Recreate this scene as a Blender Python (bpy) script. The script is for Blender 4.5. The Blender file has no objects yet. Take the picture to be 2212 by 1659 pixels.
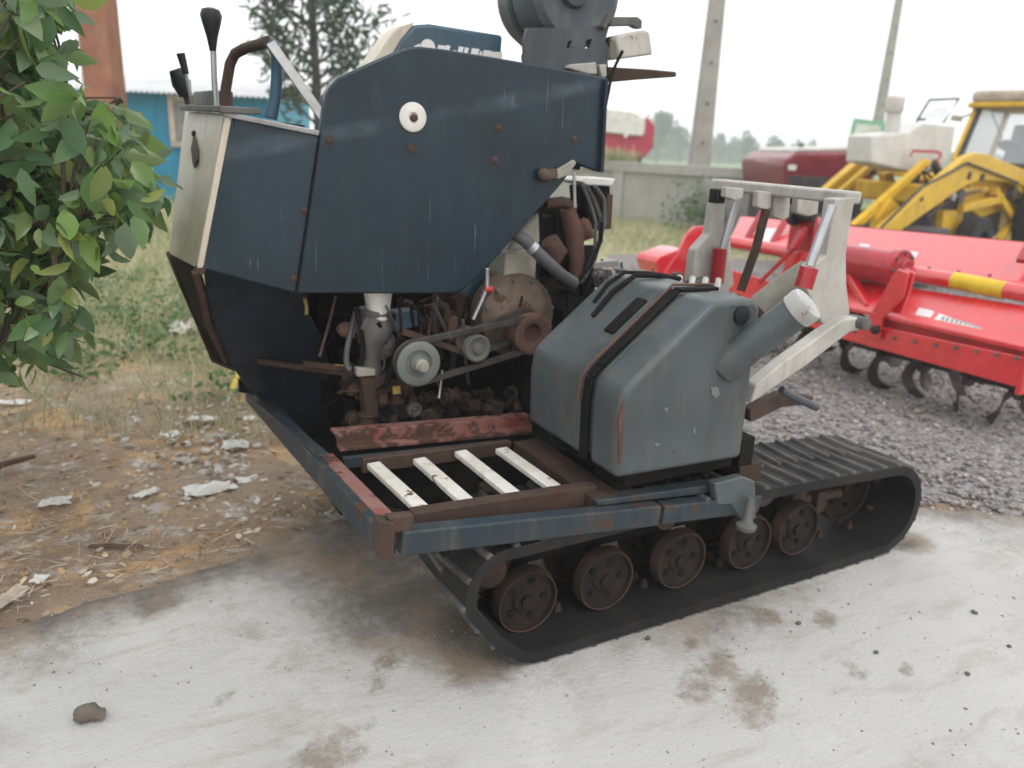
import bpy, bmesh, math, random
import numpy as np
from mathutils import Vector, Matrix, noise

S = bpy.context.scene
COL = S.collection
random.seed(7)
rng = np.random.default_rng(7)
PI = math.pi

# ------------------------------------------------------------------ camera
CAM_H, PITCH, ROLL, HFOV = 1.5, 17.0, 2.6, 67.0
FPX = 1106 / math.tan(math.radians(HFOV / 2))
_p, _r = math.radians(PITCH), math.radians(ROLL)
CF = Vector((0, math.cos(_p), -math.sin(_p)))
_R0 = Vector((1, 0, 0)); _U0 = _R0.cross(CF)
CR = math.cos(_r) * _R0 + math.sin(_r) * _U0
CU = -math.sin(_r) * _R0 + math.cos(_r) * _U0
CO = Vector((0, 0, CAM_H))
cd = bpy.data.cameras.new('camera'); cam = bpy.data.objects.new('camera', cd); COL.objects.link(cam)
cam.matrix_world = Matrix(((CR.x, CU.x, -CF.x, 0), (CR.y, CU.y, -CF.y, 0), (CR.z, CU.z, -CF.z, CAM_H), (0, 0, 0, 1)))
cd.sensor_width = 36; cd.sensor_fit = 'HORIZONTAL'; cd.lens = 18 / math.tan(math.radians(HFOV / 2))
cd.clip_start = 0.05; cd.clip_end = 3000
cd.dof.use_dof = True; cd.dof.focus_distance = 2.05; cd.dof.aperture_fstop = 2.2
S.camera = cam

# ------------------------------------------------------------------ sky, sun, exposure
SUN_EL, SUN_AZ = math.radians(55), math.radians(150)
w = bpy.data.worlds.new('World'); S.world = w; w.use_nodes = True
nt = w.node_tree; bg = nt.nodes['Background']
sky = nt.nodes.new('ShaderNodeTexSky'); sky.sky_type = 'NISHITA'; sky.sun_disc = False
sky.sun_elevation = SUN_EL; sky.sun_rotation = SUN_AZ; sky.dust_density = 6; sky.air_density = 1.5
mx = nt.nodes.new('ShaderNodeMix'); mx.data_type = 'RGBA'; mx.inputs[0].default_value = 0.93
nt.links.new(sky.outputs[0], mx.inputs[6]); mx.inputs[7].default_value = (10.2, 10.35, 10.5, 1)
nt.links.new(mx.outputs[2], bg.inputs[0]); bg.inputs[1].default_value = 0.1
ld = bpy.data.lights.new('sun', 'SUN'); ld.energy = 0.6; ld.angle = math.radians(25); ld.color = (1, .97, .93)
sun = bpy.data.objects.new('sun', ld); COL.objects.link(sun)
_sd = Vector((math.sin(SUN_AZ) * math.cos(SUN_EL), math.cos(SUN_AZ) * math.cos(SUN_EL), math.sin(SUN_EL)))
sun.rotation_euler = _sd.to_track_quat('Z', 'Y').to_euler()
S.view_settings.view_transform = 'Standard'; S.view_settings.look = 'None'
S.view_settings.exposure = 0.62; S.view_settings.gamma = 1
HAZE = .0028
S.cycles.volume_bounces = 3; S.cycles.max_bounces = 8

# ------------------------------------------------------------------ survey: sight lines onto planes
def ray(x, y): return CF * FPX + CR * (x - 1106) + CU * (829.5 - y)
def at_z(x, y, z):
    d = ray(x, y); return CO + d * ((z - CO.z) / d.z)
def at_Y(x, y, Y):
    d = ray(x, y); return CO + d * ((Y - CO.y) / d.y)
def at_plane(x, y, P, n):
    d = ray(x, y); return CO + d * ((P - CO).dot(n) / d.dot(n))
HEAD = math.radians(29)
HU = Vector((math.cos(HEAD), math.sin(HEAD), 0)); HVv = Vector((-math.sin(HEAD), math.cos(HEAD), 0)); ZZ = Vector((0, 0, 1))
O = at_z(1155, 1440, 0)
def loc(p):
    d = p - O; return Vector((d.dot(HU), d.dot(HVv), d.z))
def V(x, y, v): return loc(at_plane(x, y, O + HVv * v, HVv))     # on the upright plane v (along the machine)
def U(x, y, u): return loc(at_plane(x, y, O + HU * u, HU))       # on the upright plane u (across the machine)
def Z(x, y, z): return loc(at_z(x, y, z))

# ------------------------------------------------------------------ object helpers
def tag(o, label=None, cat=None, group=None, kind=None):
    if label: o['label'] = label
    if cat: o['category'] = cat
    if group: o['group'] = group
    if kind: o['kind'] = kind
    return o
def thing(name, label, cat, at=(0, 0, 0), rz=0, group=None):
    o = bpy.data.objects.new(name, None); COL.objects.link(o); o.location = at; o.rotation_euler = (0, 0, rz)
    o.empty_display_size = .2
    return tag(o, label, cat, group)
class MB:
    def __init__(s): s.v = []; s.f = []
    def add(s, vs, fs):
        n = len(s.v); s.v += [tuple(q) for q in vs]; s.f += [[n + i for i in f] for f in fs]; return s
    def box(s, a, b):
        (x0, y0, z0), (x1, y1, z1) = a, b
        return s.add([(x0, y0, z0), (x1, y0, z0), (x1, y1, z0), (x0, y1, z0), (x0, y0, z1), (x1, y0, z1), (x1, y1, z1), (x0, y1, z1)],
                     [(0, 3, 2, 1), (4, 5, 6, 7), (0, 1, 5, 4), (1, 2, 6, 5), (2, 3, 7, 6), (3, 0, 4, 7)])
    def bar(s, p0, p1, w, h, up=(0, 0, 1)):
        p0, p1, up = Vector(p0), Vector(p1), Vector(up)
        d = (p1 - p0).normalized(); sd = d.cross(up)
        if sd.length < 1e-4: sd = d.cross(Vector((1, 0, 0)))
        sd.normalize(); t = sd.cross(d) * (h / 2); sd = sd * (w / 2)
        vs = [p + a * sd + b * t for p in (p0, p1) for a, b in ((-1, -1), (1, -1), (1, 1), (-1, 1))]
        return s.add(vs, [(0, 1, 2, 3), (7, 6, 5, 4), (0, 4, 5, 1), (1, 5, 6, 2), (2, 6, 7, 3), (3, 7, 4, 0)])
    def prism(s, pts, d):
        pts = [Vector(p) for p in pts]; d = Vector(d); n = len(pts)
        return s.add(pts + [p + d for p in pts], [list(range(n))[::-1], list(range(n, 2 * n))] + [(i, (i + 1) % n, n + (i + 1) % n, n + i) for i in range(n)])
    def tube(s, pts, r, n=10, cap=True):
        pts = [Vector(p) for p in pts]; rs = r if isinstance(r, (list, tuple)) else [r] * len(pts)
        t0 = (pts[1] - pts[0]).normalized(); a = t0.orthogonal().normalized(); vs = []
        for i, p in enumerate(pts):
            t = (pts[min(i + 1, len(pts) - 1)] - pts[max(i - 1, 0)]).normalized()
            a = (a - t * a.dot(t)).normalized(); b = t.cross(a)
            vs += [p + (a * math.cos(k * 2 * PI / n) + b * math.sin(k * 2 * PI / n)) * rs[i] for k in range(n)]
        fs = [(i * n + k, i * n + (k + 1) % n, (i + 1) * n + (k + 1) % n, (i + 1) * n + k) for i in range(len(pts) - 1) for k in range(n)]
        if cap: fs += [list(range(n))[::-1], list(range((len(pts) - 1) * n, len(pts) * n))]
        return s.add(vs, fs)
    def lathe(s, c, axis, prof, n=28, cap=True):
        c = Vector(c); ax = Vector(axis).normalized(); a = ax.orthogonal().normalized(); b = ax.cross(a); vs = []
        for r, h in prof:
            vs += [c + ax * h + (a * math.cos(k * 2 * PI / n) + b * math.sin(k * 2 * PI / n)) * max(r, 1e-4) for k in range(n)]
        m = len(prof)
        fs = [(i * n + k, i * n + (k + 1) % n, (i + 1) * n + (k + 1) % n, (i + 1) * n + k) for i in range(m - 1) for k in range(n)]
        if cap: fs += [list(range(n))[::-1], list(range((m - 1) * n, m * n))]
        return s.add(vs, fs)
    def blob(s, c, r, seed=0, amp=.25, sub=2, sq=(1, 1, 1)):
        bm = bmesh.new(); bmesh.ops.create_icosphere(bm, subdivisions=sub, radius=1)
        vs = []
        for q in bm.verts:
            k = 1 + amp * noise.noise(q.co * 1.3 + Vector((seed * 7.1, seed * 3.3, seed)))
            vs.append((c[0] + q.co.x * k * r * sq[0], c[1] + q.co.y * k * r * sq[1], c[2] + q.co.z * k * r * sq[2]))
        fs = [[q.index for q in f.verts] for f in bm.faces]; bm.free()
        return s.add(vs, fs)
    def build(s, name, m, parent=None, bevel=0, smooth=38, label=None, world=False, fix=True, seg=2):
        me = bpy.data.meshes.new(name)
        vs = s.v
        if world and parent is not None:
            mi = (Matrix.Translation(parent.location) @ Matrix.Rotation(parent.rotation_euler[2], 4, 'Z')).inverted()
            vs = [tuple(mi @ Vector(q)) for q in vs]
        me.from_pydata(vs, [], s.f)
        if fix:
            bm = bmesh.new(); bm.from_mesh(me)
            bmesh.ops.recalc_face_normals(bm, faces=bm.faces[:])
            if smooth:
                th = math.radians(smooth)
                for e in bm.edges: e.smooth = len(e.link_faces) == 2 and e.calc_face_angle(0) < th
                for f in bm.faces: f.smooth = True
            bm.to_mesh(me); bm.free()
        o = bpy.data.objects.new(name, me); COL.objects.link(o)
        if m: me.materials.append(m)
        if parent is not None: o.parent = parent
        if bevel:
            md = o.modifiers.new('edge', 'BEVEL'); md.width = bevel; md.segments = seg; md.limit_method = 'ANGLE'; md.angle_limit = math.radians(35)
        if label: o['label'] = label
        return o

# ------------------------------------------------------------------ materials
def nodes(name):
    m = bpy.data.materials.new(name); m.use_nodes = True
    return m, m.node_tree, m.node_tree.nodes['Principled BSDF']
def nz(t, vec, scale, detail=5, rough=.6, dist=0):
    n = t.nodes.new('ShaderNodeTexNoise'); n.inputs['Scale'].default_value = scale; n.inputs['Detail'].default_value = detail
    n.inputs['Roughness'].default_value = rough; n.inputs['Distortion'].default_value = dist
    t.links.new(vec, n.inputs['Vector']); return n.outputs['Fac']
def ramp(t, fac, a, b):
    r = t.nodes.new('ShaderNodeMapRange'); r.inputs[1].default_value = a; r.inputs[2].default_value = b; r.interpolation_type = 'SMOOTHSTEP'
    t.links.new(fac, r.inputs[0]); return r.outputs[0]
def mixc(t, fac, a, b):
    m = t.nodes.new('ShaderNodeMix'); m.data_type = 'RGBA'
    for k, q in ((0, fac), (6, a), (7, b)):
        if isinstance(q, (int, float)): m.inputs[k].default_value = q
        elif isinstance(q, tuple): m.inputs[k].default_value = (*q, 1)
        else: t.links.new(q, m.inputs[k])
    return m.outputs[2]
def math_(t, op, a, b=0.0):
    m = t.nodes.new('ShaderNodeMath'); m.operation = op
    for k, q in ((0, a), (1, b)):
        if isinstance(q, (int, float)): m.inputs[k].default_value = q
        else: t.links.new(q, m.inputs[k])
    return m.outputs[0]
def coords(t, scale=(1, 1, 1)):
    c = t.nodes.new('ShaderNodeTexCoord')
    if scale == (1, 1, 1): return c.outputs['Object']
    mp = t.nodes.new('ShaderNodeMapping'); mp.inputs['Scale'].default_value = scale; t.links.new(c.outputs['Object'], mp.inputs[0]); return mp.outputs[0]
def bump(t, b, h, strength, dist=.01):
    n = t.nodes.new('ShaderNodeBump'); n.inputs['Strength'].default_value = strength; n.inputs['Distance'].default_value = dist
    t.links.new(h, n.inputs['Height']); t.links.new(n.outputs[0], b.inputs['Normal'])
RUST1, RUST2 = (.040, .024, .018), (.095, .050, .032)
def paint(name, c, c2=None, rough=.5, metal=0, rust=0., rs=7, dirt=.35, dcol=(.16, .13, .10), bmp=.15, scale=5, streak=True, spec=.3, coat=0, extra=None):
    """weathered paint: two tones, vertical dirt streaks, rust patches"""
    m, t, b = nodes(name); v = coords(t)
    c2 = c2 or tuple(q * .7 for q in c)
    col = mixc(t, ramp(t, nz(t, v, scale, 6), .35, .65), c, c2)
    if extra: col = extra(t, v, col)
    if dirt:
        vs = coords(t, (9, 9, 1.6)) if streak else v
        d = ramp(t, nz(t, vs, 2.2, 6, .65), .45, .8)
        col = mixc(t, math_(t, 'MULTIPLY', d, dirt), col, dcol)
    r = None
    if rust:
        a = ramp(t, nz(t, v, rs, 8, .7, .3), .72 - rust * .5, .78 - rust * .5)
        rc = mixc(t, nz(t, v, rs * 5, 4), RUST1, RUST2); col = mixc(t, a, col, rc); r = a
    t.links.new(col, b.inputs['Base Color'])
    rr = math_(t, 'ADD', math_(t, 'MULTIPLY', nz(t, v, scale * 3, 4), .25), rough - .12)
    if r is not None: rr = math_(t, 'MAXIMUM', rr, math_(t, 'MULTIPLY', r, .85))
    t.links.new(rr, b.inputs['Roughness'])
    b.inputs['Metallic'].default_value = metal; b.inputs['Specular IOR Level'].default_value = spec; b.inputs['Coat Weight'].default_value = coat
    if bmp: bump(t, b, math_(t, 'ADD', nz(t, v, scale * 9, 4), math_(t, 'MULTIPLY', nz(t, v, 3.5, 2), 2.5)) if name in ('navy_paint', 'tank_grey_paint', 'faded_blue_paint', 'cream_paint') else nz(t, v, scale * 9, 4), bmp * (3 if name == 'navy_paint' else 1), .004)
    return m
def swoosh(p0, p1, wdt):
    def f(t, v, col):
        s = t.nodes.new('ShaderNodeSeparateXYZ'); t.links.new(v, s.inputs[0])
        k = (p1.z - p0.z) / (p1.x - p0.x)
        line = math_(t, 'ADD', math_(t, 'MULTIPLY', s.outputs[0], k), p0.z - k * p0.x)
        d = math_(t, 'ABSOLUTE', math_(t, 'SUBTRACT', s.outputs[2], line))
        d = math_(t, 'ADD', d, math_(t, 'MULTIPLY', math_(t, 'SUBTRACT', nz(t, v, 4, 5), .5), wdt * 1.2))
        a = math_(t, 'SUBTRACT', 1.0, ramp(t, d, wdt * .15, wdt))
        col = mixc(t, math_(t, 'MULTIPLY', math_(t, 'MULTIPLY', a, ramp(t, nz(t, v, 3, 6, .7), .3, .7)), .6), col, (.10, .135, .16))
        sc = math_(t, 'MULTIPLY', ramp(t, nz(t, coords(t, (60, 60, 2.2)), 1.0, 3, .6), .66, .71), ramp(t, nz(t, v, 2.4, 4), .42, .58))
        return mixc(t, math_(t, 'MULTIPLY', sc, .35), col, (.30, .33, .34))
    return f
M = {}
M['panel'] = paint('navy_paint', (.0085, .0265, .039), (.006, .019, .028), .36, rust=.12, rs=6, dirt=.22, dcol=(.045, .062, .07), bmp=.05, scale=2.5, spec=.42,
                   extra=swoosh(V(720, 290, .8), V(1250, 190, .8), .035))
M['navy'] = paint('dark_navy_paint', (.012, .024, .038), (.007, .013, .019), .55, rust=.12, dirt=.5, dcol=(.04, .035, .03))
M['hoodblue'] = paint('faded_blue_paint', (.035, .085, .135), (.05, .09, .12), .4, rust=.12, dirt=.3)
M['steelblue'] = paint('worn_bluegrey_paint', (.019, .034, .047), (.033, .042, .048), .5, rust=.28, rs=6, dirt=.4)
M['tank'] = paint('tank_grey_paint', (.074, .090, .096), (.052, .065, .070), .40, rust=.17, rs=9, dirt=.6, dcol=(.14, .12, .085), bmp=.06, scale=3.5, spec=.45)
M['cream'] = paint('cream_paint', (.60, .55, .45), (.52, .47, .38), .42, rust=.1, dirt=.4, dcol=(.28, .22, .15))
M['cream2'] = paint('greyish_cream_paint', (.48, .46, .42), (.36, .345, .315), .42, rust=.2, dirt=.6, dcol=(.2, .17, .13))
M['slat'] = paint('chipped_white_paint', (.74, .72, .67), (.6, .57, .5), .5, rust=.27, rs=16, dirt=.5, dcol=(.3, .25, .2))
M['redrail'] = paint('chipped_red_paint', (.20, .035, .028), (.24, .13, .11), .55, rust=.42, rs=9, dirt=.6, dcol=(.26, .21, .18))
M['rust'] = paint('rusty_steel', (.052, .032, .025), (.075, .045, .034), .75, rust=.35, dirt=.3)
M['rustdark'] = paint('dark_rusty_steel', (.035, .024, .018), (.055, .032, .022), .8, rust=.4, dirt=.3, dcol=(.07, .055, .04))
M['wheel'] = paint('rusty_wheel', (.013, .0092, .0082), (.022, .0145, .012), .8, rust=.06, dirt=.4, dcol=(.042, .033, .025), streak=False, scale=9)
M['rubber'] = paint('track_rubber', (.009, .009, .010), (.016, .0155, .015), .7, dirt=.45, dcol=(.042, .036, .029), streak=False, bmp=.4, scale=9)
M['tread'] = paint('dusty_tread_rubber', (.042, .040, .040), (.095, .092, .09), .7, dirt=.6, dcol=(.16, .15, .14), streak=False, bmp=.4, scale=9)
M['black'] = paint('black_grime', (.006, .006, .007), (.012, .011, .010), .8, dirt=.3, dcol=(.03, .024, .018), spec=.15)
M['blackplastic'] = paint('black_plastic', (.015, .016, .018), None, .4, dirt=.2)
M['grey'] = paint('cast_grey', (.13, .13, .12), (.08, .08, .075), .6, rust=.2, dirt=.5, dcol=(.07, .055, .04))
M['pulley'] = paint('pulley_grey_green', (.17, .19, .18), (.13, .145, .135), .45, rust=.08, dirt=.4)
M['casting'] = paint('brown_casting', (.095, .068, .053), (.045, .034, .028), .75, rust=.45, dirt=.4)
M['redbrown'] = paint('red_brown_casting', (.13, .062, .046), (.075, .042, .034), .75, rust=.3, dirt=.3)
M['filter'] = paint('pale_grey_tin', (.34, .33, .28), (.24, .22, .18), .5, rust=.18, dirt=.5)
M['white'] = paint('white_plastic', (.72, .71, .67), (.6, .59, .55), .4, dirt=.3)
M['capgrey'] = paint('pale_cap', (.50, .50, .485), (.38, .38, .37), .4, rust=.1, dirt=.5)
M['flywheel'] = paint('tan_rusty_iron', (.135, .10, .075), (.075, .05, .037), .8, rust=.35, dirt=.5)
M['clod'] = paint('earth', (.15, .13, .105), (.10, .085, .07), .95, dirt=.3)
M['hose'] = paint('grey_rubber_hose', (.10, .105, .11), (.06, .06, .065), .45, dirt=.3)
M['belt'] = paint('rubber_belt', (.045, .042, .04), None, .6, dirt=.4)
M['chrome'] = paint('chromed_rod', (.50, .51, .53), (.36, .36, .38), .32, metal=.8, dirt=.2)
M['aludash'] = paint('bare_grey_trim', (.34, .34, .34), (.24, .24, .24), .4, metal=.3, dirt=.4)
M['drum'] = paint('drum_grey_paint', (.075, .09, .105), (.045, .055, .065), .42, rust=.12, dirt=.35, dcol=(.16, .15, .13), scale=4)
M['orange'] = paint('faded_brown_cable', (.11, .055, .04), None, .5, dirt=.2)
M['yellowtag'] = paint('yellow_tag', (.36, .27, .07), None, .5, dirt=.2)
M['brightred'] = paint('red_tag', (.55, .05, .05), None, .5, dirt=.2)
M['rotred'] = paint('glossy_red_paint', (.66, .014, .024), (.56, .012, .02), .24, dirt=.22, dcol=(.42, .16, .13), bmp=.03, spec=.8, coat=1.0)
M['rotreddark'] = paint('dark_red_paint', (.40, .012, .022), (.3, .01, .016), .3, dirt=.15, bmp=.03, coat=.5)
for k_ in ('rotred', 'rotreddark'):
    bs_ = M[k_].node_tree.nodes['Principled BSDF']; bs_.inputs['Coat IOR'].default_value = 1.55; bs_.inputs['Coat Roughness'].default_value = .22
M['tine'] = paint('dark_tine_steel', (.03, .024, .022), (.05, .035, .03), .5, rust=.25, dirt=.2)
M['decal'] = paint('white_decal', (.75, .74, .73), (.7, .68, .67), .35, dirt=.15)
M['decaltext'] = paint('grey_print', (.35, .33, .34), None, .4, dirt=0)
M['bandyellow'] = paint('yellow_band', (.75, .52, .03), None, .35, dirt=.15)
M['jcb'] = paint('loader_yellow_paint', (.68, .43, .025), (.60, .36, .02), .45, rust=.13, rs=4, dirt=.5, dcol=(.22, .13, .06))
M['jcbdark'] = paint('dark_machinery', (.035, .032, .035), (.06, .055, .055), .6, rust=.2, dirt=.4)
M['offwhite'] = paint('offwhite_paint', (.62, .61, .57), (.54, .53, .50), .4, dirt=.3, dcol=(.4, .36, .3))
M['maroon'] = paint('maroon_paint', (.20, .012, .028), (.15, .01, .02), .35, dirt=.2, dcol=(.25, .12, .12), coat=.3)
M['pinkred'] = paint('sunfaded_red_paint', (.42, .03, .06), (.38, .04, .07), .4, dirt=.25, dcol=(.45, .15, .17))
M['concretepole'] = paint('pole_concrete', (.36, .34, .31), (.28, .265, .24), .85, dirt=.5, dcol=(.2, .18, .16), bmp=.3, scale=2)
M['wallcement'] = paint('wall_cement', (.38, .375, .35), (.30, .30, .275), .9, dirt=.6, dcol=(.22, .22, .17), bmp=.3, scale=1.2)
M['shedblue'] = paint('shed_blue_sheet', (.025, .29, .46), (.03, .24, .38), .45, dirt=.4, dcol=(.10, .17, .2), scale=1.5)
M['tin'] = paint('tin_roof_sheet', (.62, .63, .64), (.52, .53, .54), .4, dirt=.4, dcol=(.4, .38, .36), scale=1)
M['beige'] = paint('beige_trim', (.50, .42, .34), None, .6, dirt=.4)
M['pillar'] = paint('red_ochre_plaster', (.34, .16, .095), (.24, .10, .065), .85, dirt=.6, dcol=(.36, .22, .14), bmp=.3, scale=1.6)
M['sign'] = paint('green_sign', (.20, .46, .29), None, .5, dirt=.3)
M['signpale'] = paint('pale_sign_face', (.66, .68, .62), None, .5, dirt=.2)
M['bark'] = paint('bark', (.10, .075, .055), (.06, .045, .035), .9, dirt=.4, bmp=.6, scale=6)
M['bark2'] = paint('grey_bark', (.09, .085, .075), (.05, .047, .04), .9, dirt=.4, bmp=.6, scale=6)
def glass(name, col, rough=.08):
    m, t, b = nodes(name); b.inputs['Base Color'].default_value = (*col, 1); b.inputs['Roughness'].default_value = rough
    b.inputs['Specular IOR Level'].default_value = .8; b.inputs['Alpha'].default_value = .3; return m
M['cabglass'] = glass('cab_glass', (.5, .53, .55))
def solidglass(name, c, r):
    m = paint(name, c, None, r, dirt=.3, bmp=.02); return m
M['pane'] = solidglass('dusty_pane', (.24, .25, .25), .25)
def leafmat(name, cols, rough=.4, trans=.35):
    """leaf: a tone per leaf, some light let through"""
    m, t, b = nodes(name); g = t.nodes.new('ShaderNodeNewGeometry')
    r = t.nodes.new('ShaderNodeValToRGB'); e = r.color_ramp.elements
    e[0].position = 0; e[0].color = (*cols[0], 1); e[1].position = 1; e[1].color = (*cols[-1], 1)
    for i, c in enumerate(cols[1:-1], 1):
        q = e.new(i / (len(cols) - 1)); q.color = (*c, 1)
    t.links.new(g.outputs['Random Per Island'], r.inputs[0])
    t.links.new(r.outputs[0], b.inputs['Base Color']); b.inputs['Roughness'].default_value = rough
    tr = t.nodes.new('ShaderNodeBsdfTranslucent'); ms = t.nodes.new('ShaderNodeMixShader'); ms.inputs[0].default_value = trans
    t.links.new(r.outputs[0], tr.inputs[0]); t.links.new(b.outputs[0], ms.inputs[1]); t.links.new(tr.outputs[0], ms.inputs[2])
    t.links.new(ms.outputs[0], t.nodes['Material Output'].inputs[0]); return m
M['leaf'] = leafmat('broad_leaf', [(.055, .12, .045), (.085, .18, .07), (.12, .22, .10), (.19, .32, .07), (.17, .25, .16), (.24, .37, .08), (.14, .21, .13), (.32, .36, .10), (.09, .18, .07), (.22, .29, .20)], .26, .45)
M['needle'] = leafmat('dark_foliage', [(.018, .045, .025), (.03, .065, .035), (.045, .085, .04), (.07, .10, .03)], .6, .2)
M['fartree'] = leafmat('far_foliage', [(.04, .075, .04), (.06, .10, .05), (.05, .09, .055)], .8, .2)
M['grass'] = leafmat('grass_blade', [(.20, .27, .11), (.30, .33, .16), (.42, .40, .23), (.52, .46, .30), (.24, .30, .13)], .6, .3)
M['straw'] = leafmat('straw_and_leaves', [(.46, .33, .17), (.40, .22, .09), (.52, .42, .26), (.16, .08, .045), (.60, .55, .46), (.36, .24, .13), (.10, .07, .05), (.46, .32, .2), (.66, .64, .60), (.60, .56, .48), (.55, .36, .17)], .8, .1)
M['weed'] = leafmat('weed_leaf', [(.06, .14, .04), (.10, .20, .06), (.13, .17, .09)], .5, .3)
# ------------------------------------------------------------------ fast meshes from arrays
def mesh_np(name, Vs, Fs, m, parent=None, smooth=False):
    """Vs (n,3); Fs (k,s) equal-size faces"""
    me = bpy.data.meshes.new(name); Vs = np.asarray(Vs, dtype=np.float32); Fs = np.asarray(Fs, dtype=np.int32)
    k, s = Fs.shape
    me.vertices.add(len(Vs)); me.vertices.foreach_set('co', Vs.ravel())
    me.loops.add(k * s); me.loops.foreach_set('vertex_index', Fs.ravel())
    me.polygons.add(k); me.polygons.foreach_set('loop_start', np.arange(0, k * s, s, dtype=np.int32)); me.polygons.foreach_set('loop_total', np.full(k, s, np.int32))
    if smooth: me.polygons.foreach_set('use_smooth', np.ones(k, bool))
    me.update(); me.validate()
    o = bpy.data.objects.new(name, me); COL.objects.link(o); me.materials.append(m)
    if parent is not None: o.parent = parent
    return o
def unit(a): return a / np.maximum(np.linalg.norm(a, axis=-1, keepdims=True), 1e-6)
LEAF2 = np.array([(0, 0, 0), (-.36, .22, .10), (-.46, .5, .12), (-.26, .8, .07), (0, 1, -.05), (.26, .8, .07), (.46, .5, .12), (.36, .22, .10), (0, .3, 0), (0, .68, 0)])
LEAF2F = np.array([(0, 8, 1, 1), (1, 8, 9, 2), (2, 9, 3, 3), (3, 9, 4, 4), (0, 7, 8, 8), (7, 6, 9, 8), (6, 5, 9, 9), (5, 4, 9, 9)])
LEAFT = np.array([(0, 8, 1), (1, 8, 9), (1, 9, 2), (2, 9, 3), (3, 9, 4), (0, 7, 8), (7, 9, 8), (7, 6, 9), (6, 5, 9), (5, 4, 9)])
def leaves(P, D, L, W, droop=.25):
    """leaf meshes at points P heading D; L, W per leaf"""
    n = len(P); D = unit(D); R = unit(np.cross(D, rng.normal(size=(n, 3)))); N = np.cross(R, D)
    t = LEAF2[None]
    x = t[..., 0] * W[:, None]; y = t[..., 1] * L[:, None]; z = t[..., 2] * W[:, None] - droop * L[:, None] * t[..., 1] ** 2
    Vs = P[:, None] + R[:, None] * x[..., None] + D[:, None] * y[..., None] + N[:, None] * z[..., None]
    F = LEAFT[None] + (np.arange(n) * len(LEAF2))[:, None, None]
    return Vs.reshape(-1, 3), F.reshape(-1, 3)
def cards(P, D, L, W, bend=.15):
    """narrow two-segment blades"""
    n = len(P); D = unit(D); R = unit(np.cross(D, rng.normal(size=(n, 3)))); N = np.cross(R, D)
    out = []
    for s, ww, bb in ((0, .7, 0), (.55, 1, .4), (1, .15, 1)):
        c = P + D * (L * s)[:, None] + N * (L * bend * bb * rng.uniform(-1, 1, n))[:, None]
        out += [c - R * (W * ww / 2)[:, None], c + R * (W * ww / 2)[:, None]]
    Vs = np.stack(out, 1).reshape(-1, 3); b = (np.arange(n) * 6)[:, None]
    F = np.concatenate([b + np.array([[0, 1, 3, 2]]), b + np.array([[2, 3, 5, 4]])]); return Vs, F

bm = bmesh.new(); bmesh.ops.create_icosphere(bm, subdivisions=1, radius=1); IV = np.array([q.co for q in bm.verts]); IF = np.array([[q.index for q in f.verts] for f in bm.faces]); bm.free()
def stones(P, R):
    n = len(P); k = 1 + rng.uniform(-.35, .35, (n, len(IV), 1)); sc = rng.uniform(.6, 1.2, (n, 1, 3)); sc[..., 2] *= .7
    Vs = IV[None] * k * sc * R[:, None, None]; a = rng.uniform(0, 6.3, n); ca_, sa = np.cos(a)[:, None], np.sin(a)[:, None]
    x = Vs[..., 0] * ca_ - Vs[..., 1] * sa; y = Vs[..., 0] * sa + Vs[..., 1] * ca_
    Vs = np.stack([x, y, Vs[..., 2]], -1) + P[:, None]
    return Vs.reshape(-1, 3), (IF[None] + (np.arange(n) * len(IV))[:, None, None]).reshape(-1, 3)
# ------------------------------------------------------------------ ground
EDGE = [(-9, .3), (-2.6, .62), (-1.43, .90), (-.98, .97), (-.79, 1.05), (-.33, 1.17), (.3, 1.25), (1.0, 1.1), (1.8, .62), (2.2, .30), (2.55, 0.0), (3.6, -.72), (9, -4)]
def wl(x, y):
    d = Vector((x, y, 0)) - O; return d.dot(HU), d.dot(HVv)
def pad_in(u, v):
    e = np.interp(u, [a for a, _ in EDGE], [b for _, b in EDGE])
    n = noise.noise(Vector((u * 2.2, v * 2.2, 3))) * .10 + noise.noise(Vector((u * 9, v * 9, 5))) * .045 + noise.noise(Vector((u * 25, v * 25, 1))) * .02
    return e - v + n
def dirt_ok(x, y):
    u_, v_ = wl(x, y); return pad_in(u_, v_) < -.03
def gravel_in(x, y):
    u, v = wl(x, y)
    return min(x - .55 - .07 * y + .25 * noise.noise(Vector((x, y, 9))), 12.2 + .7 * noise.noise(Vector((x * .5, y * .5, 4))) - y, .05 - pad_in(u, v) if u > 0 else -1)
m, t, b = nodes('dirt'); v = coords(t)
c = mixc(t, ramp(t, nz(t, v, 1.1, 6, .65), .38, .66), (.27, .195, .135), (.38, .285, .20))
c = mixc(t, math_(t, 'MULTIPLY', ramp(t, nz(t, v, 1.7, 6, .75, .6), .50, .60), .85), c, (.62, .38, .18))
c = mixc(t, math_(t, 'MULTIPLY', ramp(t, nz(t, v, 6, 7, .75), .53, .63), .8), c, (.50, .47, .43))
c = mixc(t, math_(t, 'MULTIPLY', ramp(t, nz(t, v, 17, 5, .7), .56, .68), .8), c, (.075, .055, .042))
sp = t.nodes.new('ShaderNodeSeparateXYZ'); t.links.new(v, sp.inputs[0])
far = ramp(t, math_(t, 'ADD', sp.outputs[1], math_(t, 'MULTIPLY', nz(t, v, .8, 3), 2.0)), 5.0, 7.5)
gcol = mixc(t, ramp(t, nz(t, v, .9, 6, .7), .35, .65), (.27, .29, .14), (.43, .37, .23))
c = mixc(t, far, c, gcol)
t.links.new(c, b.inputs['Base Color']); b.inputs['Roughness'].default_value = .95
bump(t, b, math_(t, 'ADD', nz(t, v, 14, 8, .7), nz(t, v, 60, 4, .7)), .9, .02); M['dirt'] = m
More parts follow.
